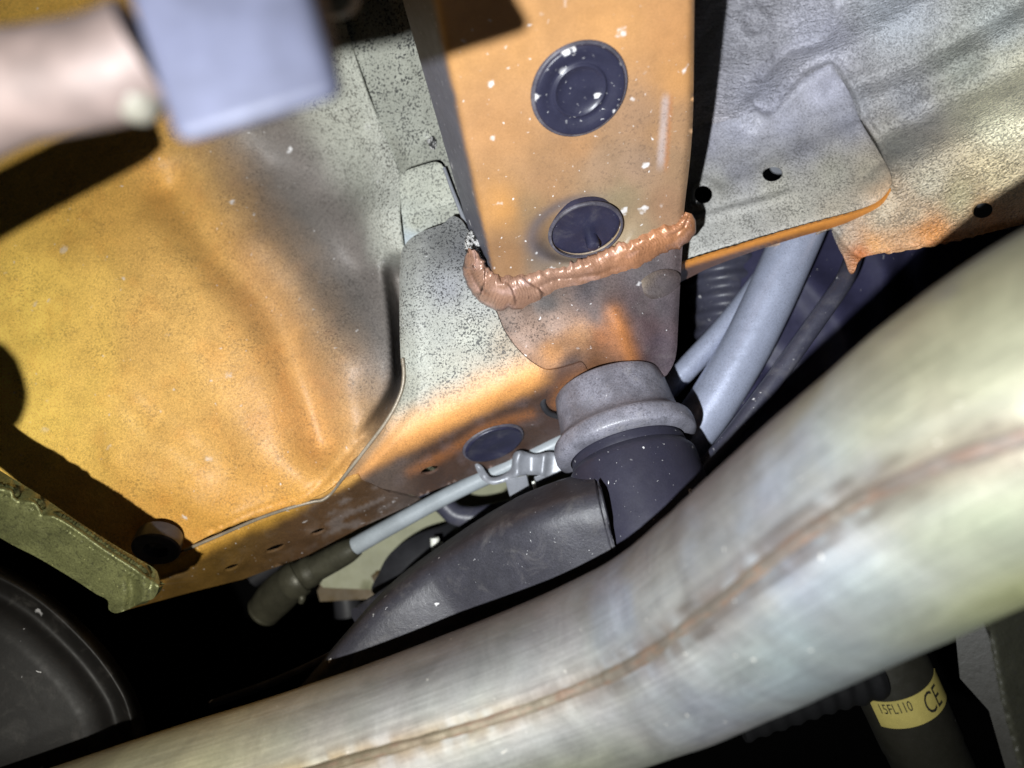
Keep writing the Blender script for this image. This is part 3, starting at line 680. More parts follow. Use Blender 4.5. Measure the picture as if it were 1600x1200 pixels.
def d_strip(X, Y):
    d = s_base(X, Y) + .0016
    _, sd, _ = pdist(X, Y, cr([(545, 40), (575, 150), (612, 240), (624, 270)], 5))
    a = np.hypot(X - 672, Y - 217); d = d + .003 * np.exp(-(a / 8) ** 2)
    sq = pdist(X, Y, [(536, 20), (545, 60), (575, 150), (612, 240), (623, 272)])[0]; w = ss(50, 12, sq); d = d * (1 - w) + w * np.maximum(d, d_pan(X, Y) + .0016)
    e = X - (XC(Y) - 14); d = d - .002 * ss(-10, 14, e)
    return d + .0006 * (fbm(X / 30, Y / 30, 9) - .5)
p_strip = paint([(560, 50, 'aeafa2', .9), (620, 100, 'b3b4a7', 1), (640, 200, 'b0b1a5', .9), (660, 260, 'a6a79a', .6), (640, 300, 'abac9f', .6), (690, 330, '9d9e90', .7), (650, 350, 'a3a498', .7), (630, -80, 'a8a99c', .9), (640, 30, 'a6a79e', 1), (700, 290, '8a8a84', .5)], warp=5, p=3, gain=.78)
st_o = np.concatenate([[(496, -200)], cr([(500, -60), (514, 20), (525, 60), (555, 150), (592, 240), (604, 275)], 5), [(622, 282)], cr([(626, 274), (634, 263), (660, 254), (679, 249), (692, 253), (703, 274), (719, 316), (742, 372)], 5), [(750, 372)], cr([(742, 368), (700, 226), (640, 20), (580, -200)], 5)])
sheet('seam_strip', thin(st_o, 2), d_strip, M['speck'], floor, step=5, thick=.0012, pf=p_strip)
def d_tab(X, Y):
    d = s_base(X, Y) - .0002
    _, sd, _ = pdist(X, Y, cr([(625, 275), (632, 266), (675, 253), (692, 256), (706, 282), (732, 350)], 5)); d = d + roll(np.abs(sd), 5, .0016)
    _, s2, _ = pdist(X, Y, [(600, 343), (628, 335), (700, 314), (720, 309)]); d = d + .0016 * ss(-3, 4, s2)
    return d
p_tab = paint([(640, 290, 'acada0', .6), (690, 300, 'a8a99c', .6), (650, 350, 'a4a598', .7), (700, 340, '94958a', .7), (640, 375, 'a8b0b4', .1)], warp=5)
tb_o = np.concatenate([cr([(629, 385), (627, 340), (625, 300), (626, 278), (634, 267), (660, 258), (678, 253), (690, 257), (700, 275), (716, 318), (738, 370)], 5), [(720, 385)]])
sheet('overlap_tab', thin(tb_o, 2), d_tab, M['speck'], floor, step=4, thick=.0012, pf=p_tab)
# thin metal lip beside the tab
tube('seam_lip', [(694, 262, .3745, .0008), (708, 300, .3735, .0010), (724, 340, .3715, .0011), (737, 372, .3695, .0010)], M['clip'], floor, seg=12, n=8)

# ================================================================== SIDE PANEL (right)
r_base = rbf([(1060, -200, .405), (1060, 100, .405), (1060, 300, .398), (1180, 50, .408), (1180, 180, .402), (1300, 60, .398), (1300, 200, .396), (1350, 380, .374), (1320, 300, .384), (1450, 300, .360), (1600, 330, .322), (1450, 100, .382), (1600, 150, .345), (1600, 0, .365), (1750, 250, .30), (1500, -200, .40), (1800, -150, .37), (1330, 420, .372)])
def d_side(X, Y):
    d = r_base(X, Y) + ridge(X, Y, [(1183, 165), (1195, 172), (1206, 168), (1236, 133), (1258, 110), (1296, 93), (1313, 104), (1338, 146), (1353, 186), (1380, 230), (1399, 264), (1402, 292)], .0030, 6)
    d = d + ridge(X, Y, [(1190, 175), (1260, 125), (1330, 75), (1420, 20), (1500, -40)], -.0085, 30)
    d = d + ridge(X, Y, [(1310, 140), (1400, 110), (1500, 60), (1620, -10)], .0050, 18)
    d = d + ridge(X, Y, [(1330, 235), (1420, 190), (1520, 140), (1650, 70)], .0150, 34)
    d = d + ridge(X, Y, [(1360, 300), (1450, 245), (1540, 200), (1680, 140)], -.0045, 34)
    d = d + ridge(X, Y, [(1190, 120), (1230, 80), (1290, 60), (1310, 10)], .0035, 10)
    a = np.hypot(X - 1178, Y - 38); d = d - .0016 * np.exp(-((a - 22) / 8) ** 2) + .001 * np.exp(-(a / 10) ** 2)
    _, sd, _ = pdist(X, Y, cr([(1300, 352), (1345, 400), (1400, 388), (1500, 372), (1620, 345)], 5))
    d = d + roll(np.abs(sd), 14, .005)
    d = d + .0022 * (fbm(X / 46 + Y / 90, Y / 22 + X / 46, 17) - .5) * (1 - ss(200, 330, Y - (1600 - X) * .1)) + .0006 * (fbm(X / 14, Y / 10, 18) - .5) * (1 - ss(290, 350, Y))
    return d
p_side = paint([(1100, 50, '807f86', .5), (1180, 60, '8c8b92', .5), (1280, 60, 'a2a2ae', .4), (1400, 30, 'b0b4bc', .4), (1560, 40, 'a2a6a4', .5), (1200, 150, '9494a0', .5), (1330, 160, '8e8e92', .6), (1420, 150, '86868a', .6), (1500, 110, '84867f', .6), (1400, 230, '85837c', .8), (1560, 180, 'dcd6b8', .6), (1640, 150, 'dcd6b8', .6), (1450, 280, 'a39a86', .7), (1560, 270, 'c8b894', .7), (1380, 330, 'a89a84', .6), (1330, 370, 'a08a74', .4), (1370, 382, 'b88858', .3), (1450, 366, 'b87c44', .3), (1550, 346, 'a87844', .3), (1420, 335, 'a8957c', .6), (1500, 310, 'a39878', .6), (1345, 400, 'a8663a', .2), (1310, 360, '868078', .5)], warp=16, p=3, gain=1.35)  # right end painted lighter to make up for weaker torch light
side = thing('inner_fender', 'wrinkled grey undercoated fender sheet with orange lower edge and round hole', 'body panel', P(1350, 200, .39))
si_o = np.concatenate([[(1020, -220), (1850, -220), (1850, 300)], cr([(1700, 325), (1600, 350), (1500, 374), (1420, 388), (1375, 396), (1345, 404), (1335, 424), (1327, 424), (1318, 400), (1300, 356)], 5), [(1240, 380), (1070, 400), (1020, 300)]])
sheet('back_sheet', thin(si_o, 2), d_side, M['under'], side, holes=[(1535, 328, 16, 12.5, -10), (1207, 274, 24, 20, 0), (1100, 304, 22, 22, 0)], step=4.5, thick=.0012, pf=p_side)
def d_plate(X, Y):
    d = np.minimum(r_pl(X, Y), d_side(X, Y) - .0042)
    _, sd, _ = pdist(X, Y, cr([(1040, 320), (1130, 285), (1230, 240), (1330, 195)], 5)); d = d + .0035 * ss(14, -14, sd)
    _, s2, _ = pdist(X, Y, [(1040, 352), (1100, 335), (1180, 315), (1250, 294)]); d = d - .0018 * np.exp(-((s2 - 3) / 6) ** 2) * (1 - ss(1200, 1260, X)) + .0012 * np.exp(-((s2 + 6) / 6) ** 2) * (1 - ss(1200, 1260, X))
    a = np.hypot(X - 1102, Y - 305); d = d - .0015 * np.exp(-((a - 21) / 5) ** 2)
    d = d + .0025 * (fbm(X / 40 + Y / 60, Y / 18 + X / 40, 27) - .5) * ss(300, 200, Y + (X - 1200) * .45)
    e = pdist(X, Y, PL_EDGE)[0]; d = d + roll(e, 5, .0010)
    return d
r_pl = rbf([(1060, 250, .396), (1060, 400, .380), (1150, 180, .399), (1200, 350, .379), (1300, 110, .394), (1370, 300, .372), (1330, 200, .389), (1200, 260, .388)])
PL_EDGE = cr([(1190, 172), (1198, 180), (1212, 176), (1240, 140), (1262, 118), (1296, 102), (1305, 110), (1330, 150), (1345, 190), (1372, 235), (1390, 268), (1392, 290), (1375, 312), (1345, 326), (1250, 352), (1150, 382), (1072, 407)], 6)
p_plate = paint([(1100, 220, '8f8e98', .5), (1160, 200, '9c9ca8', .5), (1230, 190, 'a0a0ac', .4), (1290, 140, 'aaaab8', .3), (1320, 190, '90909a', .5), (1250, 230, '85848a', .7), (1150, 260, '8b8a90', .6), (1120, 290, '96948e', .7), (1210, 290, '9b988e', .9), (1300, 270, '9c988c', .9), (1360, 270, '9e9686', .7), (1380, 300, 'a88e72', .5), (1250, 320, 'a39f94', .9), (1150, 350, 'a09e98', .9), (1100, 385, 'a5a49f', .8), (1310, 330, 'a59c8c', .8), (1080, 300, '8c8b88', .5)], warp=12, p=3, gain=1.15)
pl_o = np.concatenate([PL_EDGE, [(1062, 410), (1050, 300), (1050, 200)], cr([(1085, 200), (1130, 190), (1190, 172)], 4)])
for hx, hy in ((1207, 271), (1535, 328)):
    dd = float(d_side(np.array([float(hx)]), np.array([float(hy)]))[0]) + .040
    sheet('backing', [(hx - 44, hy - 44), (hx + 44, hy - 44), (hx + 44, hy + 30), (hx - 44, hy + 30)], lambda X, Y, dd=dd: dd + .0 * X, M['clip'], side, step=12)
sheet('overlap_plate', thin(pl_o, 2), d_plate, M['plate'], side, holes=[(1207, 271, 16, 12.5, -10), (1099, 304, 14, 14, 0)], step=5, thick=.0011, pf=p_plate)
# folded orange flange under the plate
FL_T = cr([(1000, 436), (1075, 409), (1150, 386), (1250, 356), (1345, 330), (1378, 314), (1392, 294)], 6)
def d_fl(X, Y):
    _, sd, _ = pdist(X, Y, FL_T); return np.interp(X, [1000, 1075, 1250, 1392], [.345, .366, .368, .366]) + .00055 * np.maximum(np.abs(sd), 0) - .0 + roll(np.abs(sd), 5, .0012)
def p_fl(X, Y):
    e = pdist(X, Y, FL_T)[0]; c = np.tile(np.append(lin('c8843e'), .2), (len(X), 1)); c = mixc(c, ss(5, 11, e) * ss(1330, 1200, X), '5c443a'); c = mixc(c, ss(5, 14, e) * ss(1200, 1330, X) * .6, '9a5c2c'); return mixc(c, ss(1075, 1020, X) * .6, '6a5c50')
fl_o = np.concatenate([FL_T, cr([(1392, 298), (1375, 322), (1330, 345), (1300, 356), (1250, 370), (1180, 392), (1110, 418), (1060, 442), (1010, 462), (985, 455), (1000, 436)], 5)])
sheet('folded_flange', thin(fl_o, 2), d_fl, M['orange'], side, step=4, thick=.0015, pf=p_fl)
def d_lug(X, Y): 
    e = np.hypot((X - 1030) / 36, (Y - 443) / 26); return .3452 + .00004 * (Y - 440) + .0015 * np.clip(e, 0, 1.2) ** 6
p_lug = paint([(1000, 440, '6a5c4c', .3), (1012, 428, '4e423a', .3), (1030, 442, '40383a', .4), (1050, 450, '3c3436', .4), (1020, 455, '403838', .4)], warp=6)
sheet('lug', [(1030 + 34 * math.cos(t), 444 + 22 * math.sin(t) - .25 * 34 * math.cos(t)) for t in np.linspace(0, 2 * math.pi, 40)[:-1]], d_lug, M['brown'], side, step=4, thick=.002, pf=p_lug)

# ================================================================== SILVER PIPES, CABLE, BELLOWS, LINER
o = tube('coolant_pipe', [(1262, 330, .396, .0132), (1232, 400, .396, .0132), (1196, 480, .396, .0132), (1158, 555, .396, .0132), (1102, 645, .396, .0132), (1040, 720, .396, .0132), (980, 790, .396, .0132)], M['silver'], seg=40)
tag(o, 'thick silver pipe curving down behind the bushing', 'pipe', 'silver pipes behind the crossmember')
o = tube('coolant_pipe', [(1240, 370, .412, .0066), (1190, 440, .412, .0066), (1130, 515, .411, .0066), (1050, 600, .410, .0066), (990, 665, .410, .0066)], M['silver'], seg=30)
tag(o, 'thin silver pipe beside the thick one, left of it', 'pipe', 'silver pipes behind the crossmember')
o = tube('electric_cable', [(1345, 350, .402, .0046), (1334, 400, .390, .0046), (1318, 440, .378, .0046), (1284, 490, .372, .0046), (1234, 560, .372, .0046), (1184, 628, .372, .0046), (1128, 700, .372, .0046), (1050, 790, .372, .0046)], M['cable'], seg=24)
tag(o, 'thin black cable running diagonally behind the exhaust tube', 'cable')
def d_lin(X, Y):
    return .420 - .00006 * (X - 1200) - .0001 * (Y - 550) + ridge(X, Y, [(1230, 400), (1300, 480), (1330, 560), (1300, 700)], -.008, 30) + ridge(X, Y, [(1430, 380), (1410, 440), (1440, 520)], .012, 16) + ridge(X, Y, [(1180, 560), (1260, 620), (1320, 600)], .006, 26) + ridge(X, Y, [(1360, 360), (1390, 450), (1370, 560)], -.004, 20)
lo_ = sheet('wheel_liner', [(1165, 330), (1300, 330), (1500, 330), (1760, 300), (1760, 620), (1500, 760), (1250, 860), (1140, 760), (1125, 650), (1150, 560)], d_lin, M['liner'], step=9, thick=.002)
tag(lo_, 'dark blue black plastic liner behind the cable and pipes', 'liner')
bl = tube('rubber_bellows', [(1120, 380, .455, .022), (1127, 420, .455, .022), (1133, 470, .455, .021), (1138, 520, .455, .020), (1142, 560, .455, .019)], M['cable'], seg=40, n=30, rf=lambda s, a: 1 + .055 * np.sin(s * 2 * math.pi / .0105))
tag(bl, 'black ribbed rubber bellows behind the silver pipes', 'bellows')
stud = thing('small_stud', 'small pale stud on the liner below the grey plate', 'stud', P(1275, 385, .44))
lathe('head', P(1275, 387, .442), -VIEW, [(0, .004), (.003, .0038), (.005, .0028), (.006, .001)], M['clip'], stud, seg=18)

# ================================================================== SUSPENSION BUSHING
A0 = P(946, 592, .374); A1 = P(1010, 800, .342); ax = (A1 - A0).normalized()
mount = thing('suspension_bushing', 'grey steel bushing cup on a black cylinder under the crossmember', 'bushing', A0)
LN = (A1 - A0).length
def prof(pts, s=1.0): return [(h * LN, r) for h, r in pts]
lathe('cup', A0, ax, prof([(.075, .0262), (.078, .0272), (.09, .0279), (.15, .0283), (.30, .0291), (.36, .0298), (.395, .0312), (.42, .0332), (.435, .0343), (.455, .0349), (.50, .0351), (.53, .0350), (.545, .0345), (.553, .0332), (.565, .0314), (.567, .0285)]), M['cup'], mount, seg=96, cap1=False, sharp=45)
lathe('rubber_ring', A0, ax, prof([(.50, .0275), (.58, .0280), (.625, .0284), (.64, .028), (.642, .026)]), M['housing'], mount, seg=64, sharp=50)
lathe('housing', A0, ax, prof([(.63, .0285), (.66, .0302), (.675, .0309), (.70, .0312), (.9, .0316), (1.2, .0320), (1.6, .0322), (1.8, .0322)]), M['housing'], mount, seg=64, sharp=50)
# flange pocket lip left of the cup
tube('pocket_lip', [(874, 598, .366, .0014), (856, 610, .368, .0016), (848, 628, .371, .0016), (856, 644, .376, .0016), (874, 652, .380, .0014)], M['dark'], mount, seg=14)
# rubber boot
def boot_rf(s, a): return .92 * (np.abs(np.cos(a + .12)) ** 6 + np.abs(np.sin(a + .12)) ** 6) ** (-1 / 6) + .02 * (fbm(s * 60, a * 1.2, 3) - .5) + .035 * np.exp(-(s / .003) ** 2) + .05 * np.exp(-(s / .005) ** 2) * np.exp(-(np.sin((a - 1.9) / 2) / .06) ** 2)
boot = thing('rubber_boot', 'dusty black rubber boot sweeping down left from the bushing cylinder', 'boot', P(760, 880, .36))
bt = tube('shell', [(950, 826, .332, .0258), (925, 832, .333, .0259), (885, 847, .338, .0270), (820, 878, .352, .0292), (740, 928, .366, .0304), (660, 988, .366, .0300), (590, 1060, .366, .029), (500, 1160, .37, .028)], M['boot'], boot, seg=60, n=14, rf=boot_rf, cap=False)
sm = bt.modifiers.new('wall', 'SOLIDIFY'); sm.thickness = .0022; sm.offset = -1
tube('edge_fold', [(640, 915, .372, .002), (600, 955, .372, .0024), (575, 985, .372, .0024), (540, 1012, .373, .0022), (440, 1060, .376, .002), (330, 1100, .38, .002)], M['boot'], boot, seg=14)

# ================================================================== BRAKE LINE WITH CLIP
bl_ = thing('metal_line', 'thin grey coated metal line running along the crossmember to a fitting', 'line', P(600, 830, .43))
tube('pipe', [(960, 650, .405, .0046), (880, 688, .408, .0046), (800, 726, .412, .0047), (700, 774, .418, .0047), (600, 828, .424, .0050), (540, 862, .430, .0054)], M['line'], bl_, seg=28)
tube('shrink_sleeve', [(556, 854, .428, .0058), (540, 863, .430, .0072), (510, 879, .434, .0078), (488, 891, .436, .0078)], M['fit'], bl_, seg=32)
tube('collar', [(496, 886, .434, .0070), (486, 892, .436, .0092), (472, 900, .438, .0094), (466, 904, .438, .0112), (456, 910, .440, .0112), (452, 912, .440, .0100)], M['fit'], bl_, seg=36)
tube('fitting', [(458, 908, .440, .0104), (444, 920, .444, .0116), (430, 934, .448, .0118), (416, 950, .452, .0108), (411, 956, .453, .0104), (409, 958, .4535, .005)], M['fit'], bl_, seg=36)
tube('tang', [(468, 925, .436, .002), (472, 934, .434, .0022), (470, 942, .434, .0016)], M['fit'], bl_, seg=12)
clip = thing('line_clip', 'grey pressed metal clip holding the line beside the bushing cup', 'clip', P(820, 735, .40))
def d_clip(X, Y):
    d = .397 + .00002 * (800 - X)
    d = d + ridge(X, Y, [(812, 708), (808, 722), (806, 742)], -.004, 7) + ridge(X, Y, [(850, 712), (848, 728), (846, 744)], -.0035, 7)
    d = d + ridge(X, Y, [(740, 748), (770, 742), (800, 735)], .003, 10) + ridge(X, Y, [(830, 712), (830, 740)], .002, 10)
    return d + roll(pdist(X, Y, CL_O, True)[0], 5, .0018)
CL_O = cr([(742, 726), (752, 727), (768, 746), (796, 735), (802, 710), (814, 704), (835, 710), (858, 706), (878, 712), (892, 728), (884, 738), (862, 746), (836, 742), (812, 744), (786, 754), (768, 757), (752, 748)], 5, True)
sheet('saddle', CL_O, d_clip, M['clip'], clip, step=3.5, thick=.0018)
hexa('tab', [(789, 750, .398), (823, 742, .396), (829, 770, .402), (799, 786, .404), (790, 750, .404), (824, 742, .402), (830, 770, .408), (800, 786, .410)], M['clip'], clip, .0006)
hexa('foot', [(834, 745, .398), (865, 737, .397), (861, 750, .400), (838, 758, .401), (834, 745, .406), (865, 737, .405), (861, 750, .408), (838, 758, .409)], M['clip'], clip, .0006)
tube('pin', [(833, 752, .397, .0009), (835, 758, .397, .0010), (836, 764, .398, .0009)], M['white'], clip, seg=12)

# ================================================================== FAR PARTS SEEN IN THE LOWER GAP
def d_far(X, Y): return .50 - .00012 * (Y - 800) + .00005 * (X - 600)
fp = sheet('far_bulkhead', [(455, 862), (500, 740), (700, 660), (860, 690), (900, 760), (860, 840), (700, 900), (600, 922), (505, 918)], d_far, M['pale'], step=14, thick=.003)
tag(fp, 'pale greenish panel far behind the grey metal line', 'panel')
def d_sill(X, Y): return .485 + .0001 * (920 - Y) + roll(np.abs(Y - (905 - (X - 450) * .14)), 10, .006)
fs = sheet('far_sill', [(490, 903), (540, 893), (620, 880), (720, 868), (720, 905), (600, 935), (500, 940)], d_sill, M['ochre'], step=9, thick=.004)
tag(fs, 'ochre sill along the bottom of the pale far panel', 'sill')
def d_drum(X, Y): 
    e = np.hypot((X - 690) / 110, (Y - 900) / 80); return .455 + .02 * np.clip(e, 0, 1.3) ** 3 + ridge(X, Y, [(718, 810), (720, 860)], .004, 5)
dm = sheet('brake_cover', cr([(586, 930), (592, 895), (612, 862), (650, 836), (690, 822), (716, 812), (735, 830), (735, 900), (680, 950)], 6, True), d_drum, M['dark'], step=7, thick=.003, back=.03)
tag(dm, 'dark rounded cover behind the dusty boot', 'cover')
pin = thing('white_pin', 'pair of short white pins on the dark rounded cover', 'pin', P(680, 855, .515))
tube('pin', [(679, 840, .449, .0028), (681, 855, .449, .0030), (684, 868, .449, .0024)], M['white'], pin, seg=14)
tube('pin', [(688, 848, .451, .0018), (691, 856, .451, .0022), (693, 862, .451, .0016)], M['white'], pin, seg=14)
hs = tube('bent_hose', [(655, 760, .455, .0062), (692, 787, .455, .0064), (712, 804, .455, .0066), (740, 808, .455, .0066), (775, 802, .455, .0066), (830, 790, .455, .0066)], M['cable'], seg=26)
tag(hs, 'bent black hose under the clip', 'hose')
rd = tube('dark_rod', [(526, 850, .52, .0065), (533, 890, .52, .007), (540, 925, .52, .009), (545, 960, .52, .010)], M['dark'], seg=22)
tag(rd, 'dark upright rod standing in front of the ochre sill', 'rod')
st2 = tube('far_strut', [(395, 905, .50, .006), (430, 880, .50, .0065), (470, 862, .50, .0065), (520, 838, .50, .0065)], M['dark'], seg=18)
tag(st2, 'dark strut just under the slotted flange', 'strut')
ed = tube('lower_edge_rail', [(560, 965, .40, .006), (620, 925, .42, .006), (680, 882, .44, .006), (740, 838, .45, .006), (790, 800, .46, .006)], M['boot'], seg=20)
tag(ed, 'grey edge strip running along the upper side of the boot', 'strip')

# ================================================================== CAST BRACKET (lower left) AND GROMMET
CR_ = cr([(-330, 560), (-180, 655), (-60, 738), (-10, 762), (16, 768), (20, 778), (32, 784), (52, 786), (62, 798), (66, 806), (84, 808), (110, 822), (160, 857), (205, 886), (236, 908), (250, 918)], 6)
def d_cast(X, Y):
    _, sd, _ = pdist(X, Y, CR_); d = .300 + .00010 * (X) * .3
    d = d + np.where(sd < 0, -sd * .00042, np.maximum(sd, 0) * .00010)
    for (a, b) in (((22, 752), (30, 784)), ((62, 770), (66, 806)), ((232, 888), (237, 912))): d = d + ridge(X, Y, [a, ((a[0]+b[0])/2, (a[1]+b[1])/2), b], .0016, 4)
    d = d + ridge(X, Y, [(205, 905), (207, 930), (203, 950)], .003, 8) + ridge(X, Y, [(222, 905), (224, 925), (220, 945)], -.002, 7)
    d = d - .0012 * np.exp(-(sd / 2.5) ** 2)
    return d + .0006 * (fbm(X / 12, Y / 12, 61) - .5)
cb = thing('cast_bracket', 'greenish cast alloy bracket edge with scallops at the lower left', 'bracket', P(120, 850, .30))
co = np.concatenate([cr([(-330, 500), (-255, 520), (-190, 600), (-60, 695), (0, 735), (60, 772), (130, 820), (190, 858), (238, 886), (247, 898), (249, 914), (240, 935), (222, 940), (205, 950), (182, 958), (170, 952), (168, 938), (150, 928)], 5), cr([(120, 908), (60, 872), (0, 840), (-100, 770), (-330, 640)], 5)])
sheet('arm', thin(co, 2), d_cast, M['cast'], cb, step=3.5, thick=.004)
gp = P(249, 842, .3772)
gm = thing('rubber_grommet', 'black rubber grommet on the orange panel beside the cast bracket', 'grommet', gp)
gax = (Vector(MR @ np.array([.12, -.62, .78]))).normalized()
lathe('body', gp - gax * .002, gax, [(0, .0112), (.004, .0116), (.0085, .0118), (.0095, .0110), (.0095, .0060), (.004, .0055), (.003, .001)], M['rubber'], gm, seg=40)

# ================================================================== MUFFLER (bottom left)
MU = cr([(-300, 800), (-120, 830), (0, 882), (60, 915), (110, 955), (165, 1012), (205, 1070), (222, 1115), (232, 1170), (235, 1260), (230, 1400)], 6)
def d_mu(X, Y):
    e = pdist(X, Y, MU)[0]
    d = .365 - .00008 * np.minimum(e, 300) + roll(e, 26, .02)
    d = d - .0030 * np.exp(-((e - 18) / 8) ** 2) + .0035 * np.exp(-((e - 42) / 16) ** 2) - .003 * ss(50, 100, e)
    return d
mf = thing('muffler', 'dark brown steel muffler shell with rolled rim in the lower left corner', 'muffler', P(60, 1080, .27))
sheet('shell', np.concatenate([MU, [(-300, 1400)]]), d_mu, M['muff'], mf, step=4, thick=.002, back=.05)

# ================================================================== EXHAUST TUBE
DIA = .074
ex = [(-140, 1412, .2930), (80, 1344, .2925), (280, 1278, .2915), (490, 1214, .2890), (660, 1156, .2850), (848, 1086, .2780), (972, 1037, .2690), (1052, 1000, .2590), (1138, 948, .2450), (1222, 892, .2290), (1330, 820, .2120), (1445, 746, .1960), (1555, 676, .1810), (1704, 597, .1660), (1880, 525, .1530), (2050, 455, .1420), (2300, 360, .1330), (2600, 255, .1250), (2950, 140, .1180)]
exh = thing('exhaust_tube', 'large heat tinted steel exhaust tube with a brown weld seam crossing the foreground', 'exhaust tube', P(1000, 1000, .22))
q = cr([(x, y, d, DIA / 2) for x, y, d in ex], 16); q = resample_nd(q, .0012)
C = P3(q[:, 0], q[:, 1], q[:, 2]); T_, U_, V_ = frames(C); R_ = DIA / 2; RV = np.interp(q[:, 0], [850, 1000, 1350], [.0338, .0343, .0371])
sl = np.concatenate([[0], np.cumsum(np.linalg.norm(np.diff(C, axis=0), axis=1))])
# where the seam lies: angle on the tube for the traced seam pixel, ring by ring
seg = 120; ang = np.arange(seg) * 2 * math.pi / seg
SL, AN = np.meshgrid(sl, ang, indexing='ij')
PT = C[:, None] + RV[:, None, None] * (np.cos(AN)[..., None] * U_[:, None] + np.sin(AN)[..., None] * V_[:, None])
cam_xyz = (PT - MT) @ MR
PX = 800 + cam_xyz[..., 0] / -cam_xyz[..., 2] * F; PY = 600 - cam_xyz[..., 1] / -cam_xyz[..., 2] * F
NRM = (PT - C[:, None]) / R_; FACING = (NRM * (MT - PT)).sum(-1) > 0
SEAM = cr([(-150, 1420), (200, 1290), (500, 1200), (830, 1108), (1000, 1032), (1130, 932), (1300, 805), (1450, 725), (1600, 685), (1900, 620)], 8)
dsm, ssm, _ = pdist(PX, PY, SEAM); dsm = np.where(FACING, dsm, 1e4)
a_seam = ang[dsm.argmin(1)]; a_seam = np.unwrap(a_seam)
k = np.ones(41) / 41; a_seam = np.convolve(np.pad(a_seam, 20, mode='edge'), k, 'valid')
da = np.angle(np.exp(1j * (AN - a_seam[:, None])))         # angle from the seam; sign: across
rr = RV[:, None] * (1 + .0 * AN) - .0006 * np.exp(-(da / .09) ** 2) + .0004 * np.exp(-((np.abs(da) - .135) / .05) ** 2)
wr = (fbm(SL / .016, AN * .6, 71) - .5); bend = np.exp(-((SL - sl[np.argmin(np.abs(q[:, 0] - 1150))]) / .05) ** 2)
rr = rr + .0011 * wr * bend + .0003 * (fbm(SL / .03, AN * 1.0, 73) - .5)
PT = C[:, None] + rr[..., None] * (np.cos(AN)[..., None] * U_[:, None] + np.sin(AN)[..., None] * V_[:, None])
up = np.where(np.mean((ssm < 0) * FACING * (np.abs(da) < .6) * (da > 0)) > np.mean((ssm < 0) * FACING * (np.abs(da) < .6) * (da < 0)), 1.0, -1.0)
du = da * up                                              # positive = upper side in the photo
xs = np.repeat(q[:, 0:1], seg, 1)
def blend(c, m, h): m = np.clip(m, 0, 1)[..., None]; return c * (1 - m) + lin(h) * m
n1 = fbm(SL / .03, AN * 1.4 + 3, 81); n2 = fbm(SL / .02, AN * 1.6 + 7, 91)
col = np.tile(lin('a09f9d'), (*SL.shape, 1))
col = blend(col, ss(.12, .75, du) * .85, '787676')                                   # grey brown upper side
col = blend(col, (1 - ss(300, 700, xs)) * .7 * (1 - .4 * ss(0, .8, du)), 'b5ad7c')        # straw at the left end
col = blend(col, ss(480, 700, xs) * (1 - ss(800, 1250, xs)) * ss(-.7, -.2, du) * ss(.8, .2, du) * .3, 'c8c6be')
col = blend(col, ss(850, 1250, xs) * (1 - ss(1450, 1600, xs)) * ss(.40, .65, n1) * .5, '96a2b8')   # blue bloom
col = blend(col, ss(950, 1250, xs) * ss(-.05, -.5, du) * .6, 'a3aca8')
col = blend(col, ss(1300, 1560, xs) * .35 * ss(.25, .5, n2 + .15), 'b9b578')              # straw at the right
col = blend(col, ss(1250, 1500, xs) * ss(-.6, -1.1, du) * .6, 'b8ba76')
col = blend(col, (1 - ss(850, 1100, xs)) * ss(-.3, -.8, du) * .6, 'a8a988')
col = blend(col, ss(.42, .62, fbm(SL / .006, AN * .35, 83)) * bend * .22, '6f6a6c')
sm_ = np.exp(-(du / .16) ** 2) * ss(.1, .5, fbm(SL / .006, AN * 4, 95)); scol_k = ss(700, 1150, xs)
col = blend(col, sm_ * (1 - scol_k) * .8, '8c744c'); col = blend(col, sm_ * scol_k * .85, '6e5e52')
col = blend(col, np.exp(-((np.abs(du) - .13) / .02) ** 2) * .6 * ss(.3, .6, fbm(SL / .008, AN, 97)), '54483f')
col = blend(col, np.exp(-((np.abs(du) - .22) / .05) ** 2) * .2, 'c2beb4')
col = col * .56 * (1 + 1.1 * ss(850, 350, xs) - .15 * ss(-.25, -.7, du) * ss(1000, 1350, xs) * ss(1600, 1400, xs) + .3 * ss(.2, .6, du) * ss(700, 1000, xs) + .12 * ss(1250, 1500, xs))[..., None]  # scales brightness by place, painting in how strongly the tube is lit
V = PT.reshape(-1, 3); uv = np.stack([SL.ravel(), np.cos(AN).ravel() * R_, np.sin(AN).ravel() * R_], -1)
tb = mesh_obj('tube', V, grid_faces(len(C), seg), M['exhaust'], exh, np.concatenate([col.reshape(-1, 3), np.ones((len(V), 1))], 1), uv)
# raised seam bead lying in the groove
sb_t = C + (RV[:, None] - .0002) * (np.cos(a_seam)[:, None] * U_ + np.sin(a_seam)[:, None] * V_)
nrm_s = np.cos(a_seam)[:, None] * U_ + np.sin(a_seam)[:, None] * V_; tan_s = np.cross(T_, nrm_s); mm = 9; aa = np.linspace(-1, 1, mm)
hgt = .0006 * (1 - aa**2)[None] * (.6 + .8 * fbm(SL[:, :1] / .005, SL[:, :1] * 0, 99)); wid = .0022 * (.8 + .4 * fbm(SL[:, :1] / .01, SL[:, :1] * 0, 98))
SV = sb_t[:, None] + tan_s[:, None] * (aa[None] * wid)[..., None] + nrm_s[:, None] * (hgt - .0004)[..., None]
sc_ = .55 * np.tile(lin('7c7268'), (len(C), mm, 1)); sc_ = blend(sc_, .5 * (1 - ss(700, 1150, xs[:, :mm])), '6e6248'); sc_ = blend(sc_, ss(.5, .62, fbm(SL[:, :mm] / .005, aa[None] * 2 + SL[:, :mm] * 0, 94)) * .7, '6c5648')
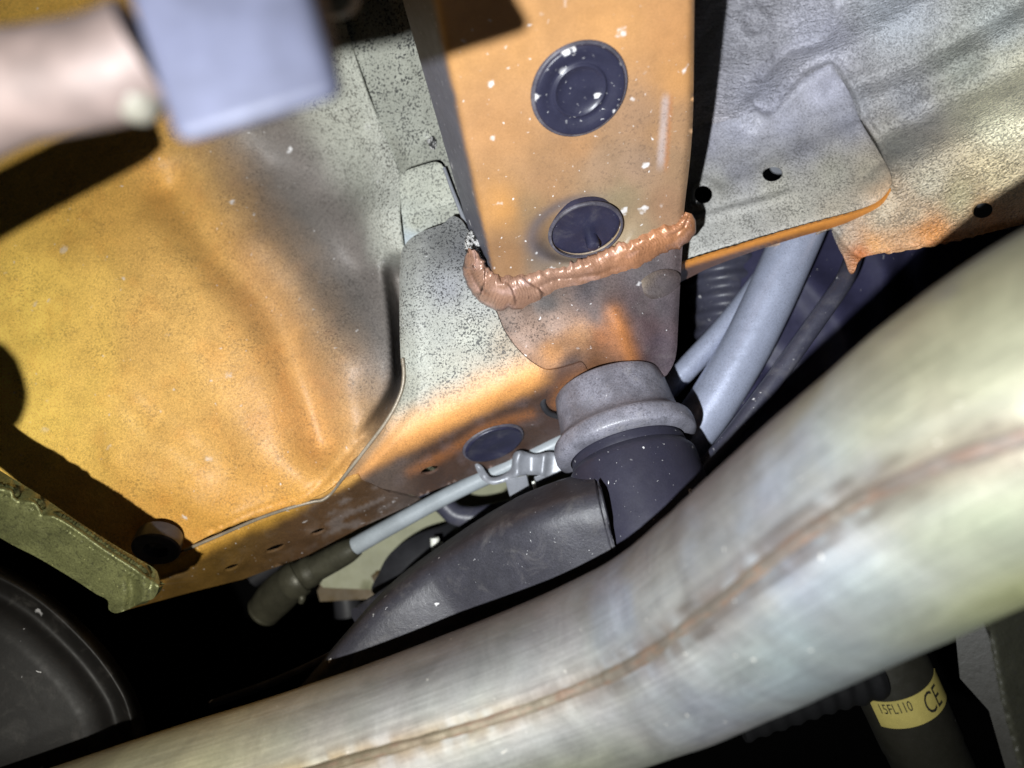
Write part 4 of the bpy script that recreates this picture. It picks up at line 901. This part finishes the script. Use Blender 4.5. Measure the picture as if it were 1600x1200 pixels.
mesh_obj('weld_seam', SV.reshape(-1, 3), grid_faces(len(C), mm, False), M['exhaust'], exh, np.concatenate([sc_.reshape(-1, 3), np.ones((len(C) * mm, 1))], 1), np.stack([SL[:, :mm].ravel(), np.zeros(len(C) * mm), np.tile(aa * .003, len(C))], -1))

# ================================================================== BLURRED BLOCK WITH ROD (upper left, close to the lens)
hb = thing('hanger_block', 'blurred pale grey block with a copper coloured rod close to the lens', 'hanger', P(330, 80, .14))
hexa('block', [(120, -260, .114), (395, -300, .114), (530, 148, .112), (276, 226, .110), (160, -260, .145), (470, -250, .150), (545, 150, .117), (300, 226, .130)], M['block'], hb, .0022)
blob('shoulder', 200, 118, .122, .0072, M['cream'], hb, 4, (.7, 1.15, .8), .1, (.83, -.4))
tube('rod', [(230, 80, .122, .0086), (170, 108, .122, .0088), (90, 124, .123, .0089), (0, 142, .124, .0092), (-90, 185, .125, .0094)], M['rod'], hb, seg=40)
tube('collar', [(-100, 190, .125, .0095), (-130, 205, .126, .0125), (-200, 240, .13, .0125)], M['cream'], hb, seg=36)  # the collar is out of frame, added to cast a shadow
tube('arm', [(-112, 305, .178, .0070), (-150, 325, .179, .0084), (-260, 385, .18, .0084), (-400, 460, .18, .0086), (-560, 560, .18, .0088), (-560, 700, .18, .0088), (-480, 780, .18, .010)], M['dark'], hb, seg=30)  # unseen arm, shaped to cast the shadow on the floor panel
blob('shadow_ball', -415, 795, .18, .0165, M['dark'], hb, 2, (1, 1, .9), .06)  # unseen ball added for the round shadow at the panel's left edge
kb = thing('cream_knob', 'blurred cream knob at the top edge right of the block', 'knob', P(532, 0, .15))
lathe('head', P(532, -12, .165), -VIEW + Vector(MR @ np.array([0, -.5, 0])), [(0, .0036), (.003, .0052), (.006, .0054), (.009, .0045), (.0105, .002)], M['cream'], kb, seg=24)

# ================================================================== SENSOR WITH LABEL (lower right) AND SIDE PLATE
B0 = P(1343, 947, .306); B1 = P(1494, 1275, .318); bax = (B1 - B0).normalized(); bu = bax.cross(VIEW).normalized(); bv = bax.cross(bu)
if bv.dot(VIEW) > 0: bv = -bv
RS = .0168; BL = (B1 - B0).length
sn = thing('sensor', 'dark cylindrical sensor with a yellowed label below the exhaust tube', 'sensor', B0)
lathe('body', B0, bax, [(0, RS * .9), (.004, RS), (BL * .62, RS), (BL * .63, RS * .97), (BL, RS * .97)], M['sens'], sn, seg=48)
right = Vector(MR @ np.array([1, 0, 0]))
if bu.dot(right) < 0: bu = -bu
def on_cyl(u, v, r): a = u / RS; return B0 + bax * v + (bu * math.sin(a) + bv * math.cos(a)) * r
def label_patch():
    v0, v1, u0, u1 = .0338, .0468, -.0184, .0176; n = 40; V = []
    for i in range(n + 1):
        u = u0 + (u1 - u0) * i / n
        for v in (v0, v1): V.append(on_cyl(u, v, RS + .00018))
        for v in (v1, v0): V.append(on_cyl(u, v, RS + .00002))
    f = grid_faces(n + 1, 4); f = [x[::-1] for x in f] + [(0, 1, 2, 3), tuple(range(4 * n + 3, 4 * n - 1, -1))]
    return mesh_obj('label', np.array([tuple(p) for p in V]), f, M['label'], sn, smooth=False)
lb = label_patch()
def text_on(body, size, u, v, sx=1.0):
    cu = bpy.data.curves.new('lettering', 'FONT'); cu.body = body; cu.size = size; cu.resolution_u = 3
    tmp = bpy.data.objects.new('tmp', cu); COL.objects.link(tmp); dg = bpy.context.evaluated_depsgraph_get()
    me = bpy.data.meshes.new_from_object(tmp.evaluated_get(dg)); bpy.data.objects.remove(tmp); bpy.data.curves.remove(cu)
    V = np.array([tuple(on_cyl(u + p.co.x * sx, v - p.co.y, RS + .00030)) for p in me.vertices]); f = [list(p.vertices)[::-1] for p in me.polygons]
    bpy.data.meshes.remove(me)
    return mesh_obj('lettering', V, f, M['ink'], lb, smooth=False)
text_on('15FL110', .0068, -.0158, .0396, .56)
text_on('CE', .0136, .0017, .0447, .56)
hs2 = tube('corrugated_conduit', [(1150, 1120, .30, .010), (1280, 1075, .30, .010), (1330, 1062, .30, .010), (1370, 1050, .30, .010)], M['cavity'], seg=22, n=24, rf=lambda s, a: 1 + .05 * np.sin(s * 2 * math.pi / .007))  # black material in place of shade, so the conduit sinks into the dark
tag(hs2, 'blackened conduit left of the labelled sensor', 'conduit')
sp = thing('side_plate', 'olive grey steel plate with a bolt in the lower right corner', 'plate', P(1570, 1080, .27))
def d_sp(X, Y):
    e = X - np.interp(Y, [900, 990, 1100, 1200, 1300], [1530, 1546, 1566, 1592, 1620]); return .262 + .00012 * (X - 1580) + .02 * np.clip(-e / 30, 0, 1) + roll(np.maximum(e, 0), 8, .002)
sheet('plate', [(1546, 930), (1800, 900), (1800, 1320), (1624, 1300), (1592, 1200), (1566, 1100), (1548, 1000)], d_sp, M['side'], sp, step=6, thick=.003)
sheet('web', [(1490, 960), (1560, 930), (1600, 1120), (1640, 1300), (1600, 1300), (1545, 1110), (1500, 1060)], lambda X, Y: .29 + .0001 * (1580 - X), M['sens'], sp, step=8, thick=.003)
lathe('bolt', P(1552, 1082, .289), -VIEW, [(0, .0042), (.002, .0042), (.003, .0030), (.005, .0028), (.006, .0015)], M['clip'], sp, seg=6)
